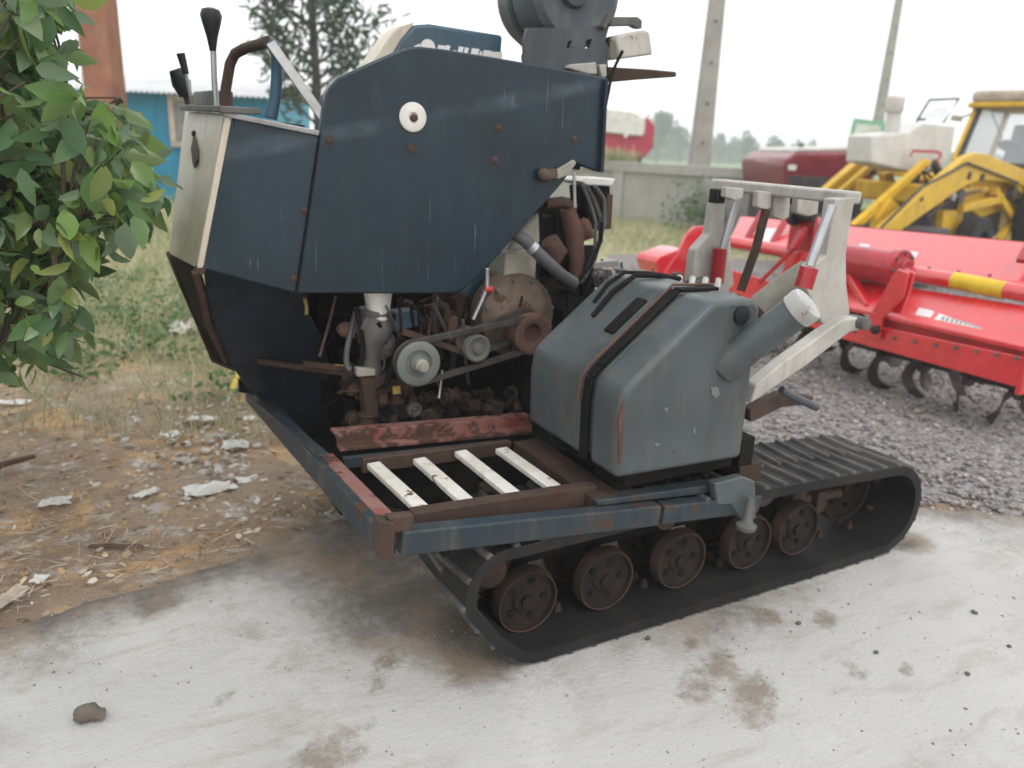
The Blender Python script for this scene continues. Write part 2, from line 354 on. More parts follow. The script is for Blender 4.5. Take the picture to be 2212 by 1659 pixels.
def axis_lines(lo, hi, a, bb, st): return np.unique(np.concatenate([[lo, lo * .5, lo * .2, lo * .1], np.arange(a, bb + 1e-6, st), [hi * .1, hi * .2, hi * .5, hi]]))
xs = axis_lines(-350, 350, -16, 16, .16); ys = axis_lines(-350, 350, -4, 24, .16); ys = np.unique(ys)
GX, GY = np.meshgrid(xs, ys); GZ = np.zeros_like(GX)
for i in range(len(ys)):
    for j in range(len(xs)):
        x, y = xs[j], ys[i]
        if abs(x) < 16 and -4 < y < 24:
            u_, v_ = wl(x, y); p = pad_in(u_, v_)
            h = .03 * noise.noise(Vector((x * 1.5, y * 1.5, 0))) + .018 * noise.noise(Vector((x * 5, y * 5, 2)))
            k = min(1, max(0, -p / .25)); g = gravel_in(x, y) if x > 0 else -1
            if g > -.3: k = 0
            GZ[i, j] = -.02 + k * (h + .022)
        else: GZ[i, j] = -.02
idx = np.arange(GX.size).reshape(GX.shape)
F = np.stack([idx[:-1, :-1], idx[:-1, 1:], idx[1:, 1:], idx[1:, :-1]], -1).reshape(-1, 4)
tag(mesh_np('ground', np.stack([GX, GY, GZ], -1).reshape(-1, 3), F, M['dirt'], smooth=True), kind='structure')

# concrete pavement: ragged slab with stains, plus shade painted in around the track front
m, t, b = nodes('concrete'); v = coords(t)
at = t.nodes.new('ShaderNodeAttribute'); at.attribute_name = 'stain_shade'; sp = t.nodes.new('ShaderNodeSeparateColor'); t.links.new(at.outputs['Color'], sp.inputs[0])
c = mixc(t, ramp(t, nz(t, v, 1.0, 7, .62), .36, .64), (.34, .337, .323), (.50, .495, .475))
c = mixc(t, math_(t, 'MULTIPLY', ramp(t, nz(t, v, 3.2, 8, .75, .5), .5, .66), .55), c, (.25, .225, .19))
c = mixc(t, math_(t, 'MULTIPLY', ramp(t, nz(t, v, 2.1, 8, .7, .8), .54, .64), .8), c, (.46, .455, .44))
c = mixc(t, math_(t, 'MULTIPLY', ramp(t, nz(t, v, 26, 5, .7), .58, .72), .4), c, (.22, .20, .18))
c = mixc(t, sp.outputs[2], c, (.44, .435, .42))
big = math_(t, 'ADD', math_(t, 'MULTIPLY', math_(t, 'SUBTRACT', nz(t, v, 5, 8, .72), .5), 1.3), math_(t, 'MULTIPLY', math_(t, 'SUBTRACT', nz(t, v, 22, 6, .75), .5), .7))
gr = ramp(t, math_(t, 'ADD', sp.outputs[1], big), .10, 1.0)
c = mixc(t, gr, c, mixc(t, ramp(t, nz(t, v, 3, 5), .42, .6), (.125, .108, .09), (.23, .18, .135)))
br = ramp(t, math_(t, 'ADD', sp.outputs[0], math_(t, 'MULTIPLY', big, 1.7)), .45, 1.15)
c = mixc(t, math_(t, 'MULTIPLY', br, .8), c, (.19, .15, .11))
pk = ramp(t, nz(t, v, 34, 3, .6), .70, .74); c = mixc(t, math_(t, 'MULTIPLY', pk, .7), c, (.12, .10, .085))
t.links.new(c, b.inputs['Base Color']); b.inputs['Roughness'].default_value = .85
wash = ramp(t, nz(t, coords(t, (1.2, 5, 1)), 2.2, 7, .7, .4), .5, .68); c = mixc(t, math_(t, 'MULTIPLY', wash, .35), c, (.27, .235, .19))
t.links.new(c, b.inputs['Base Color'])
bump(t, b, math_(t, 'ADD', math_(t, 'ADD', nz(t, v, 9, 8, .7), math_(t, 'MULTIPLY', nz(t, v, 70, 4, .7), .7)), math_(t, 'MULTIPLY', pk, -.6)), .55, .012); M['concrete'] = m
us = np.arange(-3.6, 4.4, .03); vs_ = np.arange(-2.6, 1.5, .03)
STAINS_SHADE = [(835, 1435, .055, 0), (815, 1480, .03, 0), (1510, 1478, .075, 0), (1620, 1505, .085, 0), (1845, 1452, .05, 0), (1490, 1395, .03, 0), (490, 1505, .03, 0), (1660, 1330, .05, 0),
          (1560, 1440, .06, 0), (380, 1080, .03, 0), (700, 1640, .1, 0), (1780, 1340, .05, 0), (1960, 1450, .03, 0),
          (890, 1270, .34, 1), (740, 1205, .24, 1), (1030, 1420, .14, 1), (600, 1190, .2, 1), (960, 1340, .22, 1), (1960, 1170, .10, 1), (330, 1300, .10, 1), (1400, 1200, .5, 1),  # dark soil around the track front, with the machine's shade painted in
          (1850, 1420, .5, 2), (1500, 1600, .35, 2), (300, 1600, .3, 2), (2050, 1260, .3, 2), (900, 1590, .25, 2)]
SL = [(*Z(x, y, 0).xy, r, k) for x, y, r, k in STAINS_SHADE]
vid = {}; PV = []; PF = []; PC = []
ins = np.array([[pad_in(a, bq) for a in us] for bq in vs_])
for i in range(len(vs_) - 1):
    for j in range(len(us) - 1):
        if ins[i, j] > 0 and ins[i + 1, j] > 0 and ins[i, j + 1] > 0 and ins[i + 1, j + 1] > 0:
            q = []
            for (a, d) in ((i, j), (i, j + 1), (i + 1, j + 1), (i + 1, j)):
                if (a, d) not in vid:
                    vid[(a, d)] = len(PV); uu, vv = us[d], vs_[a]
                    e = min(1, ins[a, d] / .08)
                    PV.append((uu, vv, -.016 + .02 * e + .004 * noise.noise(Vector((uu * 3, vv * 3, 1)))))
                    cc = [0, 0, 0]
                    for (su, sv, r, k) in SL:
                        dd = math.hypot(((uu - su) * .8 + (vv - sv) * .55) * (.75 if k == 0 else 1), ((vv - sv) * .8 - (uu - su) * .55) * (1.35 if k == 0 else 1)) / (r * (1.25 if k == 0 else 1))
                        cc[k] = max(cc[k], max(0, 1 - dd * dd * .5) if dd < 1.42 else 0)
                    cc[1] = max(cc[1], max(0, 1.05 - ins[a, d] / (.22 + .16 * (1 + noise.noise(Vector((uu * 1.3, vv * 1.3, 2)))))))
                    PC.append(cc)
                q.append(vid[(a, d)])
            PF.append(q)
Mw = Matrix.Translation(O) @ Matrix.Rotation(HEAD, 4, 'Z')
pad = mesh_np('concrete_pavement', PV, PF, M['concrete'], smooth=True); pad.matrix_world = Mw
ca = pad.data.color_attributes.new('stain_shade', 'FLOAT_COLOR', 'POINT')
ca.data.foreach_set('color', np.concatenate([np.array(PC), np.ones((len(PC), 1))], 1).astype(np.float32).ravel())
tag(pad, kind='structure')

# loose grit and soil crumbs on the slab
def grit():
    PP = []; RR = []
    while len(PP) < 2600:
        uu, vv = rng.uniform(-2.6, 3.6), rng.uniform(-1.6, 1.25); e = pad_in(uu, vv)
        if e < 0 or (rng.uniform() > .10 + 1.2 * math.exp(-e / .13) + .5 * max(0, noise.noise(Vector((uu * 3, vv * 3, 21))))): continue
        p = O + HU * uu + HVv * vv; PP.append((p.x, p.y, .004)); RR.append(.0016 + .0045 * rng.uniform() ** 3)
    return np.array(PP), np.array(RR)
GRIT = grit()
PP = []; RR = []
while len(PP) < 330:
    px, py = rng.normal(470, 95), rng.normal(985, 70); p = at_z(px, py, .0)
    if dirt_ok(p.x, p.y) and noise.noise(p * 3.1) > -.15: PP.append((p.x, p.y, .004)); RR.append(.006 + .020 * rng.uniform() ** 2)
m, t, b = nodes('pale_rubble'); v = coords(t)
t.links.new(mixc(t, ramp(t, nz(t, v, 12, 5), .35, .65), (.38, .35, .31), (.62, .60, .56)), b.inputs['Base Color']); b.inputs['Roughness'].default_value = .9; M['rubble'] = m
tag(mesh_np('rubble', *stones(np.array(PP), np.array(RR)), M['rubble']), kind='stuff', label='pale broken rubble strewn on the dirt beside the harvester front beam', cat='rubble')
# gravel yard
m, t, b = nodes('gravel'); v = coords(t)
vo = t.nodes.new('ShaderNodeTexVoronoi'); vo.inputs['Scale'].default_value = 48; t.links.new(v, vo.inputs['Vector'])
sp = t.nodes.new('ShaderNodeSeparateColor'); t.links.new(vo.outputs['Color'], sp.inputs[0])
c = mixc(t, sp.outputs[0], (.13, .12, .118), (.36, .34, .33))
c = mixc(t, math_(t, 'MULTIPLY', ramp(t, nz(t, v, 2, 5), .4, .7), .5), c, (.20, .17, .145))
t.links.new(c, b.inputs['Base Color']); b.inputs['Roughness'].default_value = .9
bump(t, b, vo.outputs['Distance'], 1, -.02); M['gravel'] = m
gx = np.arange(.4, 12, .12); gy = np.arange(1.8, 13.4, .12); vid = {}; PV = []; PF = []
gi = np.array([[gravel_in(a, d) for a in gx] for d in gy])
for i in range(len(gy) - 1):
    for j in range(len(gx) - 1):
        if min(gi[i, j], gi[i + 1, j], gi[i, j + 1], gi[i + 1, j + 1]) > 0:
            q = []
            for (a, d) in ((i, j), (i, j + 1), (i + 1, j + 1), (i + 1, j)):
                if (a, d) not in vid:
                    vid[(a, d)] = len(PV); PV.append((gx[d], gy[a], -.010 + .012 * noise.noise(Vector((gx[d] * 2, gy[a] * 2, 6)))))
                q.append(vid[(a, d)])
            PF.append(q)
tag(mesh_np('gravel_yard', PV, PF, M['gravel'], smooth=True), kind='structure')
# loose stones
m, t, b = nodes('stone'); g = t.nodes.new('ShaderNodeNewGeometry')
r = t.nodes.new('ShaderNodeValToRGB'); e = r.color_ramp.elements; e[0].color = (.10, .092, .09, 1); e[1].color = (.44, .42, .405, 1)
q = e.new(.5); q.color = (.24, .22, .215, 1); q = e.new(.75); q.color = (.27, .215, .18, 1)
t.links.new(g.outputs['Random Per Island'], r.inputs[0]); t.links.new(r.outputs[0], b.inputs['Base Color']); b.inputs['Roughness'].default_value = .8; M['stone'] = m
tag(mesh_np('grit', *stones(*GRIT), M['stone']), kind='stuff', label='fine grit and soil crumbs scattered over the pale concrete', cat='grit')
PP = []; RR = []
while len(PP) < 15000:
    x, y = rng.uniform(.8, 6.5), 2.2 + 8.5 * rng.uniform() ** 1.6
    if gravel_in(x, y) > -.06: PP.append((x, y, -.004)); RR.append(rng.uniform(.006, .016) * (1 + .06 * y))
tag(mesh_np('gravel', *stones(np.array(PP), np.array(RR)), M['stone']), kind='stuff', label='grey loose gravel stones strewn behind the harvester tracks', cat='gravel')

# grass, straw and small litter (uncountable)
PP = []
while len(PP) < 20000:
    y = 3.6 + 15 * rng.uniform() ** 1.7; x = rng.uniform(-1.05 * y - .3, -.04 * y - .25)
    dn = noise.noise(Vector((x * .8, y * .8, 8))) * .6 + min(1.2, (y - 3.9) * .5 + .35 * noise.noise(Vector((x * 2, y * 2, 1))))
    if dirt_ok(x, y) and rng.uniform(-.1, .9) < dn: PP.append((x, y, -.02))
PP = np.array(PP); n = len(PP); L = rng.uniform(.08, .30, n) * np.minimum(1, .5 + PP[:, 1] * .08); W = .0035 + .0011 * PP[:, 1]
D = np.stack([rng.normal(0, .38, n), rng.normal(0, .38, n), np.ones(n)], -1)
Va, Fa = cards(PP, D, L, W, .3)
PP = []
while len(PP) < 5000:
    x = rng.uniform(1.2, 9); y = rng.uniform(12.0, 18.0)
    if gravel_in(x, y) < 0: PP.append((x, y, -.02))
PP = np.array(PP); n = len(PP); D = np.stack([rng.normal(0, .3, n), rng.normal(0, .3, n), np.ones(n)], -1)
Vb, Fb = cards(PP, D, rng.uniform(.08, .30, n), rng.uniform(.012, .02, n), .3)
tag(mesh_np('grass', np.concatenate([Va, Vb]), np.concatenate([Fa, Fb + len(Va)]), M['grass']), kind='stuff', label='thin yellow green grass growing around the yard', cat='grass')
PP = []
while len(PP) < 15000:
    y = 1.9 + 5.5 * rng.uniform() ** 1.4; x = rng.uniform(-.95 * y - .3, -.02 * y + .1)
    if dirt_ok(x, y): PP.append((x, y, .008))
PP = np.array(PP); n = len(PP); D = np.stack([rng.normal(size=n), rng.normal(size=n), rng.normal(0, .18, n)], -1)
big = rng.uniform(size=n) < .2
L = np.where(big, rng.uniform(.012, .038, n), rng.uniform(.02, .11, n)); W = np.where(big, L * rng.uniform(.3, .8, n), rng.uniform(.0012, .0035, n))
Va, Fa = cards(PP, D, L, W, .25); Va[:, 2] += np.repeat(rng.uniform(0, .012, n), 6)
tag(mesh_np('litter', Va, Fa, M['straw']), kind='stuff', label='dry straw, fallen leaves and scraps lying over the dirt', cat='litter')
PP = []
while len(PP) < 1500:
    y = 4.2 + 4 * rng.uniform(); x = rng.uniform(-.62 * y, -.33 * y)
    if noise.noise(Vector((x * 1.6, y * 1.6, 12))) > .05: PP.append((x, y, rng.uniform(0, .16)))
PP = np.array(PP); n = len(PP); D = np.stack([rng.normal(size=n), rng.normal(size=n), rng.uniform(-.2, .8, n)], -1)
L = rng.uniform(.03, .075, n)
tag(mesh_np('weeds', *leaves(PP, D, L, L * .55), M['weed']), kind='stuff', label='low broad leaved weeds among the grass', cat='weeds')

# field beyond the wall
m, t, b = nodes('field_green'); v = coords(t)
t.links.new(mixc(t, ramp(t, nz(t, v, .12, 6), .4, .6), (.13, .22, .06), (.17, .25, .08)), b.inputs['Base Color']); b.inputs['Roughness'].default_value = .9; M['field'] = m
f = MB(); f.add([(-80, 22, .0), (340, 22, .0), (345, 345, .0), (-345, 345, .0)], [(0, 1, 2, 3)])
tag(f.build('field', M['field'], smooth=0), kind='structure')

# ------------------------------------------------------------------ trees
def branch_pts(p, d, L, n=5, bend=(0, 0, .2), jit=.08):
    p = Vector(p); d = Vector(d).normalized(); out = [p.copy()]
    for i in range(n):
        d = (d + Vector(bend) * (1 / n) + Vector(rng.normal(0, jit, 3))).normalized(); p = p + d * (L / n); out.append(p.copy())
    return out
# the near leafy tree at the left edge of the yard
lt = thing('leafy_tree', 'green broad leaved tree with large drooping leaves at the yard corner', 'tree', (-2.75, 2.55, 0))
poly = [(100, -60), (108, 60), (150, 112), (105, 160), (125, 215), (215, 250), (290, 285), (275, 332), (262, 370), (305, 405), (300, 445), (262, 492), (225, 512), (165, 530), (170, 580), (118, 615),
        (165, 672), (130, 722), (75, 738), (62, 790), (30, 760), (-80, 740), (-420, 650), (-520, 300), (-420, -60)]
def in_poly(x, y):
    r = False
    for i in range(len(poly)):
        (x0, y0), (x1, y1) = poly[i - 1], poly[i]
        if (y0 > y) != (y1 > y) and x < (x1 - x0) * (y - y0) / (y1 - y0) + x0: r = not r
    return r
cl = []
while len(cl) < 980:
    x, y = rng.uniform(-520, 350), rng.uniform(-60, 800)
    if not in_poly(x, y): continue
    p = at_Y(x, y, rng.uniform(1.95, 3.2))
    hole = noise.noise(p * 2.6)
    if hole < -.33: continue
    cl.append(p)
tr = MB(); tr.tube(branch_pts((-2.75, 2.55, -.05), (.05, 0, 1), 2.6, 7, (.1, 0, 0), .05), [.075, .07, .066, .06, .055, .05, .042, .03], 9)
limbs = []
for k in range(16):
    z0 = .45 + k * .125; tgt = cl[int(rng.integers(len(cl)))]
    st = Vector((-2.72 + .03 * rng.normal(), 2.55, z0)); dv = tgt - st
    pts = branch_pts(st, dv + Vector((0, 0, .5)), dv.length * 1.05, 6, (0, 0, -.9), .06); tr.tube(pts, [.018, .015, .012, .009, .006, .004, .003], 6); limbs += pts[2:]
LP = []; LD = []; LL = []
la = np.array([tuple(q) for q in limbs])
for p in cl:
    q = limbs[int(np.argmin(((la - np.array(tuple(p))) ** 2).sum(1)))]
    tr.tube([q, (q + p) / 2 + Vector((0, 0, .05)), p], [.005, .004, .0022], 5)
    for j in range(int(rng.integers(5, 10))):
        LP.append(tuple(p + Vector(rng.normal(0, .035, 3)))); o = (p - q).normalized() * .4
        LD.append((o.x + rng.normal(0, .55), o.y + rng.normal(0, .55), rng.normal(-.55, .5))); LL.append(.04 + .08 * rng.uniform())
for q in limbs:
    for j in range(10 if q.z > .75 and q.x < (-.70 if q.z > 1.4 else -.60) * q.y else 0):
        LP.append(tuple(q + Vector(rng.normal(0, .05, 3)))); LD.append((rng.normal(0, .6), rng.normal(0, .6), rng.normal(-.3, .5))); LL.append(.04 + .08 * rng.uniform())
LL = np.array(LL); Vs, Fs = leaves(np.array(LP), np.array(LD), LL, LL * rng.uniform(.42, .6, len(LL)))
tr.build('trunk', M['bark'], lt, world=True, fix=False)
mi = np.array(tuple(lt.location)); mesh_np('crown', Vs - mi, Fs, M['leaf'], lt, smooth=True)

# the dark feathery tree behind the harvester
base = at_Y(690, 340, 13.5); dt = thing('feathery_tree', 'dark green sparse tree with upswept branches beyond the harvester levers', 'tree', (base.x, base.y, 0))
tr = MB(); tk = branch_pts((base.x, base.y, -.05), (.02, 0, 1), 8.2, 9, (0, 0, 0), .03); tr.tube(tk, [.09, .085, .08, .07, .06, .05, .04, .03, .02, .01], 9)
LP = []; LD = []
for k in range(46):
    h = 1.6 + 6.3 * k / 46; i = min(8, int(h / 8.2 * 9)); st = tk[i] + (tk[i + 1] - tk[i]) * (h / 8.2 * 9 - i)
    a = k * 2.4 + rng.normal(0, .3); ln = (1.75 - .13 * h) * rng.uniform(.75, 1.25)
    pts = branch_pts(st, (math.cos(a), math.sin(a), .45), ln, 6, (0, 0, .75), .12); tr.tube(pts, [.03, .024, .018, .013, .009, .006, .003], 5)
    for q in pts[2:]:
        for j in range(26):
            p = q + Vector(rng.normal(0, .15, 3)); LP.append(tuple(p)); LD.append((rng.normal(0, .6), rng.normal(0, .6), rng.normal(.25, .6)))
n = len(LP); tr.build('trunk', M['bark2'], dt, world=True, fix=False)
Vs, Fs = cards(np.array(LP) - np.array(tuple(dt.location)), np.array(LD), rng.uniform(.12, .26, n), rng.uniform(.03, .06, n), .3)
mesh_np('crown', Vs, Fs, M['needle'], dt)

# far trees in the haze
def far_tree(px, py_top, Y, wpx, label):
    top = at_Y(px, py_top, Y); sc = Y / FPX; w_ = wpx * sc; h = top.z
    o = thing('hazy_tree', label, 'tree', (top.x, Y, 0), group='far trees across the field')
    tr = MB().tube([(0, 0, -.2), (0, 0, h * .6)], [.3, .15], 6); tr.build('trunk', M['bark2'], o)
    n = 700; P = []
    lob = [(rng.normal(0, .22) * w_, rng.normal(0, .2) * w_, h * rng.uniform(.42, .86), rng.uniform(.22, .34) * w_) for _ in range(9)] + [(0, 0, h * .88, h * .13)]
    while len(P) < n:
        a, b_, c_, r = lob[int(rng.integers(len(lob)))]; d = unit(rng.normal(size=3)) * r * rng.uniform(.5, 1) ** .5; P.append((a + d[0], b_ + d[1], min(h, c_ + d[2] * 1.1)))
    mesh_np('crown', *cards(np.array(P), rng.normal(size=(n, 3)) + [0, 0, .4], rng.uniform(.5, 1.1, n) * w_ * .16, rng.uniform(.3, .6, n) * w_ * .16), M['fartree'], o)
for a in [(1428, 243, 150, 70, 'tall pale hazy tree right of the red grain tank'), (1475, 276, 170, 46, 'low hazy tree between the tall hazy tree and the big pole'),
          (1560, 290, 185, 44, 'narrow hazy tree just right of the big concrete pole'), (1586, 293, 190, 26, 'slim hazy tree beside the rounded hazy one'),
          (1614, 285, 160, 42, 'rounded hazy tree midway along the far tree row'), (1675, 296, 165, 40, 'separate hazy tree left of the maroon harvester'),
          (1757, 302, 120, 26, 'small pale treetop showing over the maroon harvester'), (1390, 290, 175, 60, 'hazy tree behind the red grain tank end')]: far_tree(*a)
P = []
for k in range(5200):
    px = rng.uniform(1250, 2300); Y = rng.uniform(200, 230); q = at_Y(px, 340, Y); hh = 4.2 + 2 * noise.noise(Vector((px * .02, 0, 3))); P.append((q.x, Y, rng.uniform(0, hh)))
n = len(P); tag(mesh_np('treeline', *cards(np.array(P), rng.normal(size=(n, 3)), rng.uniform(1, 2, n), rng.uniform(.8, 1.4, n)), M['fartree']), kind='stuff', label='low hazy hedge line closing the far side of the field', cat='treeline')

# ------------------------------------------------------------------ shed, pillar, wall, poles
YS = 18.0
xl, xr = at_Y(120, 300, YS).x, at_Y(588, 300, YS).x; ez = at_Y(420, 203, YS).z; rz_ = at_Y(420, 172, YS + 1.6).z
sh = thing('storage_shed', 'bright blue corrugated shed with pale tin roof behind the grass', 'shed', ((xl + xr) / 2, YS, 0))
def corrug(x0, x1, zf, step=.02, amp=.022, per=.085):
    return [(x, amp * math.sin(2 * PI * x / per)) for x in np.arange(x0, x1, step)]
w_ = MB(); cs = corrug(xl, xr, 0); n = len(cs)
w_.add([(x, YS + a, z) for x, a in cs for z in (-.05, ez + .05)], [(2 * i, 2 * i + 2, 2 * i + 3, 2 * i + 1) for i in range(n - 1)])
w_.box((xl, YS + .1, -.05), (xl + .03, YS + 3.2, ez)); w_.box((xr - .03, YS + .03, -.05), (xr, YS + 3.2, ez)); w_.box((xl, YS + 3.2, -.05), (xr, YS + 3.23, ez))
w_.build('wall', M['shedblue'], sh, world=True, fix=False, smooth=0)
rf = MB(); cs = corrug(xl - .15, xr + .12, 0, .02, .024, .12)
n = len(cs); k = len(rf.v)
rf.add([(x, y, z + a) for x, a in cs for y, z in ((YS - .35, ez - .02), (YS + 1.6, rz_), (YS + 3.5, ez))], [(3 * i + j, 3 * i + 3 + j, 3 * i + 4 + j, 3 * i + 1 + j) for i in range(n - 1) for j in (0, 1)])
rf.build('roof', M['tin'], sh, world=True, fix=False, smooth=0)
a0, a1 = at_Y(362, 205, YS - .06), at_Y(478, 322, YS - .06)
wd = MB(); wd.box((a0.x + .1, YS - .06, a1.z + .1), (a1.x - .1, YS - .03, a0.z - .08)); wo = wd.build('window', M['pane'], sh, world=True)
fr = MB()
for (A, B) in (((a0.x, a1.z), (a0.x + .12, a0.z)), ((a1.x - .12, a1.z), (a1.x, a0.z)), ((a0.x + .12, a0.z - .1), (a1.x - .12, a0.z)), ((a0.x + .12, a1.z), (a1.x - .12, a1.z + .12)), (((a0.x + a1.x) / 2 - .05, a1.z + .12), ((a0.x + a1.x) / 2 + .05, a0.z - .1))):
    fr.box((A[0], YS - .10, A[1]), (B[0], YS - .055, B[1]))
q = fr.build('frame', M['beige'], sh, world=True); q.parent = wo

YP = 12.0; px0, px1 = at_Y(164, 60, YP).x, at_Y(230, 60, YP).x
pl = MB().box((px0, YP, -.1), (px1, YP + .42, 4.9)).box((px0 - .06, YP - .06, -.1), (px1 + .06, YP + .48, .5))
tag(pl.build('masonry_pillar', M['pillar'], bevel=.03), 'red ochre plastered square pillar standing behind the leafy tree', 'pillar')

def seg(px, Y): return at_Y(px, 400, Y).x
WA, WB = Vector((seg(1180, 19.6), 19.6, 0)), Vector((seg(1740, 15.4), 15.4, 0))
wallT = lambda p: 1.30
bw = thing('boundary_wall', 'long low grey cement boundary wall with a projecting coping, behind the gravel', 'wall', tuple((WA + WB) / 2))
d = (WB - WA).normalized(); nrm = Vector((-d.y, d.x, 0))
MB().prism([WA + Vector((0, 0, -.1)), WB + Vector((0, 0, -.1)), WB + Vector((0, 0, 1.08)), WA + Vector((0, 0, 1.08))], nrm * .22).build('wall_body', M['wallcement'], bw, world=True)
MB().prism([WA - nrm * .07 + ZZ * 1.083, WB - nrm * .07 + ZZ * 1.083, WB - nrm * .07 + ZZ * 1.30, WA - nrm * .07 + ZZ * 1.30], nrm * .36).build('coping', M['wallcement'], bw, world=True, bevel=.015)
for k in range(2):
    p = WA + (WB - WA) * (.33 + .36 * k)
    MB().prism([p - nrm * .06 - d * .14 - ZZ * .1, p - nrm * .06 + d * .14 - ZZ * .1, p - nrm * .06 + d * .14 + ZZ * 1.08, p - nrm * .06 - d * .14 + ZZ * 1.08], nrm * .057).build('pilaster', M['wallcement'], bw, world=True)

def pole(px, py, Y, wpx0, wpx1, h, label, name='utility_pole'):
    b_ = at_Y(px, py, Y); o = thing(name, label, 'utility pole', (b_.x, Y, 0), group='concrete utility poles'); sc = Y / FPX
    w0, w1 = wpx0 * sc / 2, wpx1 * sc / 2; mb = MB()
    vs = [(sx * ww, sy * ww * .7, z) for z, ww in ((-.2, w0), (h, w1)) for sx, sy in ((-1, -1), (1, -1), (1, 1), (-1, 1))]
    mb.add(vs, [(0, 3, 2, 1), (4, 5, 6, 7), (0, 1, 5, 4), (1, 2, 6, 5), (2, 3, 7, 6), (3, 0, 4, 7)]); mb.build('shaft', M['concretepole'], o, bevel=.02)
    st = MB()
    for k in range(int(h / .9)):
        z = .9 + k * .9; r = w0 + (w1 - w0) * z / h; st.lathe((0, -r * .7 - .0, z), (0, -1, 0), [(.028, 0), (.028, .04)], 8)
    st.build('climbing_bolts', M['rustdark'], o); return o, b_, sc
pole(1511, 345, 19.8, 46, 18, 9.0, 'thick square concrete pole rising behind the boundary wall')
o2, b2, sc2 = pole(1895, 275, 31, 23, 9, 11, 'thin distant concrete pole above the loader, carrying a green sign')
c0 = at_Y(1874, 281, 30.6); sg = thing('hanging_sign', 'small green edged sign board at the foot of the thin pole', 'sign', tuple(c0)); sg.rotation_euler = (0, math.radians(4), 0)
MB().box((-.62, -.02, -.36), (.62, .02, .36)).build('board', M['sign'], sg, bevel=.01)
MB().box((-.50, -.026, -.345), (.46, -.021, .20)).build('face', M['signpale'], sg)
# ------------------------------------------------------------------ the stripped combine harvester
def vpoly(px, v): return [V(x, y, v) for x, y in px]
def upoly(px, u): return [U(x, y, u) for x, y in px]
hv = thing('combine_harvester', 'half dismantled navy blue crawler combine harvester with exposed engine belts, on concrete', 'harvester', tuple(O), HEAD)
def part(mb, name, m, parent=hv, **k): return mb.build(name, M[m], parent, **k)

# --- crawler tracks
def arc(c, r, a0, a1, n): return [(c[0] + r * math.cos(math.radians(a0 + (a1 - a0) * i / n)), c[1] + r * math.sin(math.radians(a0 + (a1 - a0) * i / n))) for i in range(n + 1)]
def resample(P, st):
    P = [Vector(p) for p in P] + [Vector(P[0])]; L = [0]
    for a, b in zip(P, P[1:]): L.append(L[-1] + (b - a).length)
    n = int(L[-1] / st); out = []; j = 0
    for i in range(n):
        s_ = L[-1] * i / n
        while L[j + 1] < s_: j += 1
        out.append(P[j].lerp(P[j + 1], (s_ - L[j]) / max(1e-9, L[j + 1] - L[j])))
    return out
TW = .36
loop = [(.0, 0.013), (1.35, .013)] + arc((1.585, .205), .19, -80, 80, 10) + [(1.15, .415), (.7, .432), (0, .425)] + arc((-.10, .285), .14, 80, 200, 10) + [(-.15, .12), (-.06, .035)]
LP_ = resample(loop, .022); nL = len(LP_)
def nrm2(i):
    t_ = (LP_[(i + 1) % nL] - LP_[i - 1]).normalized(); return Vector((t_.y, -t_.x))
trk = MB(); vs = []
for i, p in enumerate(LP_):
    n_ = nrm2(i); q = p - n_ * .036
    vs += [(p.x, 0, p.y), (p.x, TW, p.y), (q.x, TW, q.y), (q.x, 0, q.y)]
trk.add(vs, [(4 * i + k, 4 * i + (k + 1) % 4, 4 * ((i + 1) % nL) + (k + 1) % 4, 4 * ((i + 1) % nL) + k) for i in range(nL) for k in range(4)])
lug = MB(); hrn = MB()
for i in range(0, nL, 2):
    p = LP_[i]; n_ = nrm2(i); tt = Vector((-n_.y, n_.x)); alt = (i // 2) % 2
    a0, a1 = (0.0, .205) if alt else (.155, TW)
    def P3(s_, h_, v_): q = p + tt * s_ + n_ * h_; return (q.x, v_, q.y)
    sk = .018 if alt else -.018
    b_ = [P3(-.013, -.003, a0), P3(.013, -.003, a0), P3(.013 + sk, -.003, a1), P3(-.013 + sk, -.003, a1), P3(-.007, .012, a0), P3(.007, .012, a0), P3(.007 + sk, .012, a1), P3(-.007 + sk, .012, a1)]
    lug.add(b_, [(0, 3, 2, 1), (4, 5, 6, 7), (0, 1, 5, 4), (1, 2, 6, 5), (2, 3, 7, 6), (3, 0, 4, 7)])
    for v_ in (.165, .215) if i % 8 == 0 else ():
        b_ = [P3(-.014, -.034, v_ - .01), P3(.014, -.034, v_ - .01), P3(.014, -.034, v_ + .01), P3(-.014, -.034, v_ + .01), P3(-.006, -.068, v_ - .006), P3(.006, -.068, v_ - .006), P3(.006, -.068, v_ + .006), P3(-.006, -.068, v_ + .006)]
        hrn.add(b_, [(0, 3, 2, 1), (4, 5, 6, 7), (0, 1, 5, 4), (1, 2, 6, 5), (2, 3, 7, 6), (3, 0, 4, 7)])
track = part(trk, 'crawler_track', 'rubber', smooth=50)
t1 = part(lug, 'tread_lugs', 'tread', track, bevel=.004); t2 = part(hrn, 'guide_horns', 'rustdark', track)
for o in (t1, t2): o['kind'] = 'stuff'
def dup_tree(o, parent, dv):
    c = o.copy(); COL.objects.link(c); c.parent = parent; c.location = o.location + Vector((0, dv, 0))
    for ch in o.children:
        g = ch.copy(); COL.objects.link(g); g.parent = c
    return c
track.children
FARV = 1.12
bpy.context.view_layer.update()
dup_tree(track, hv, FARV)
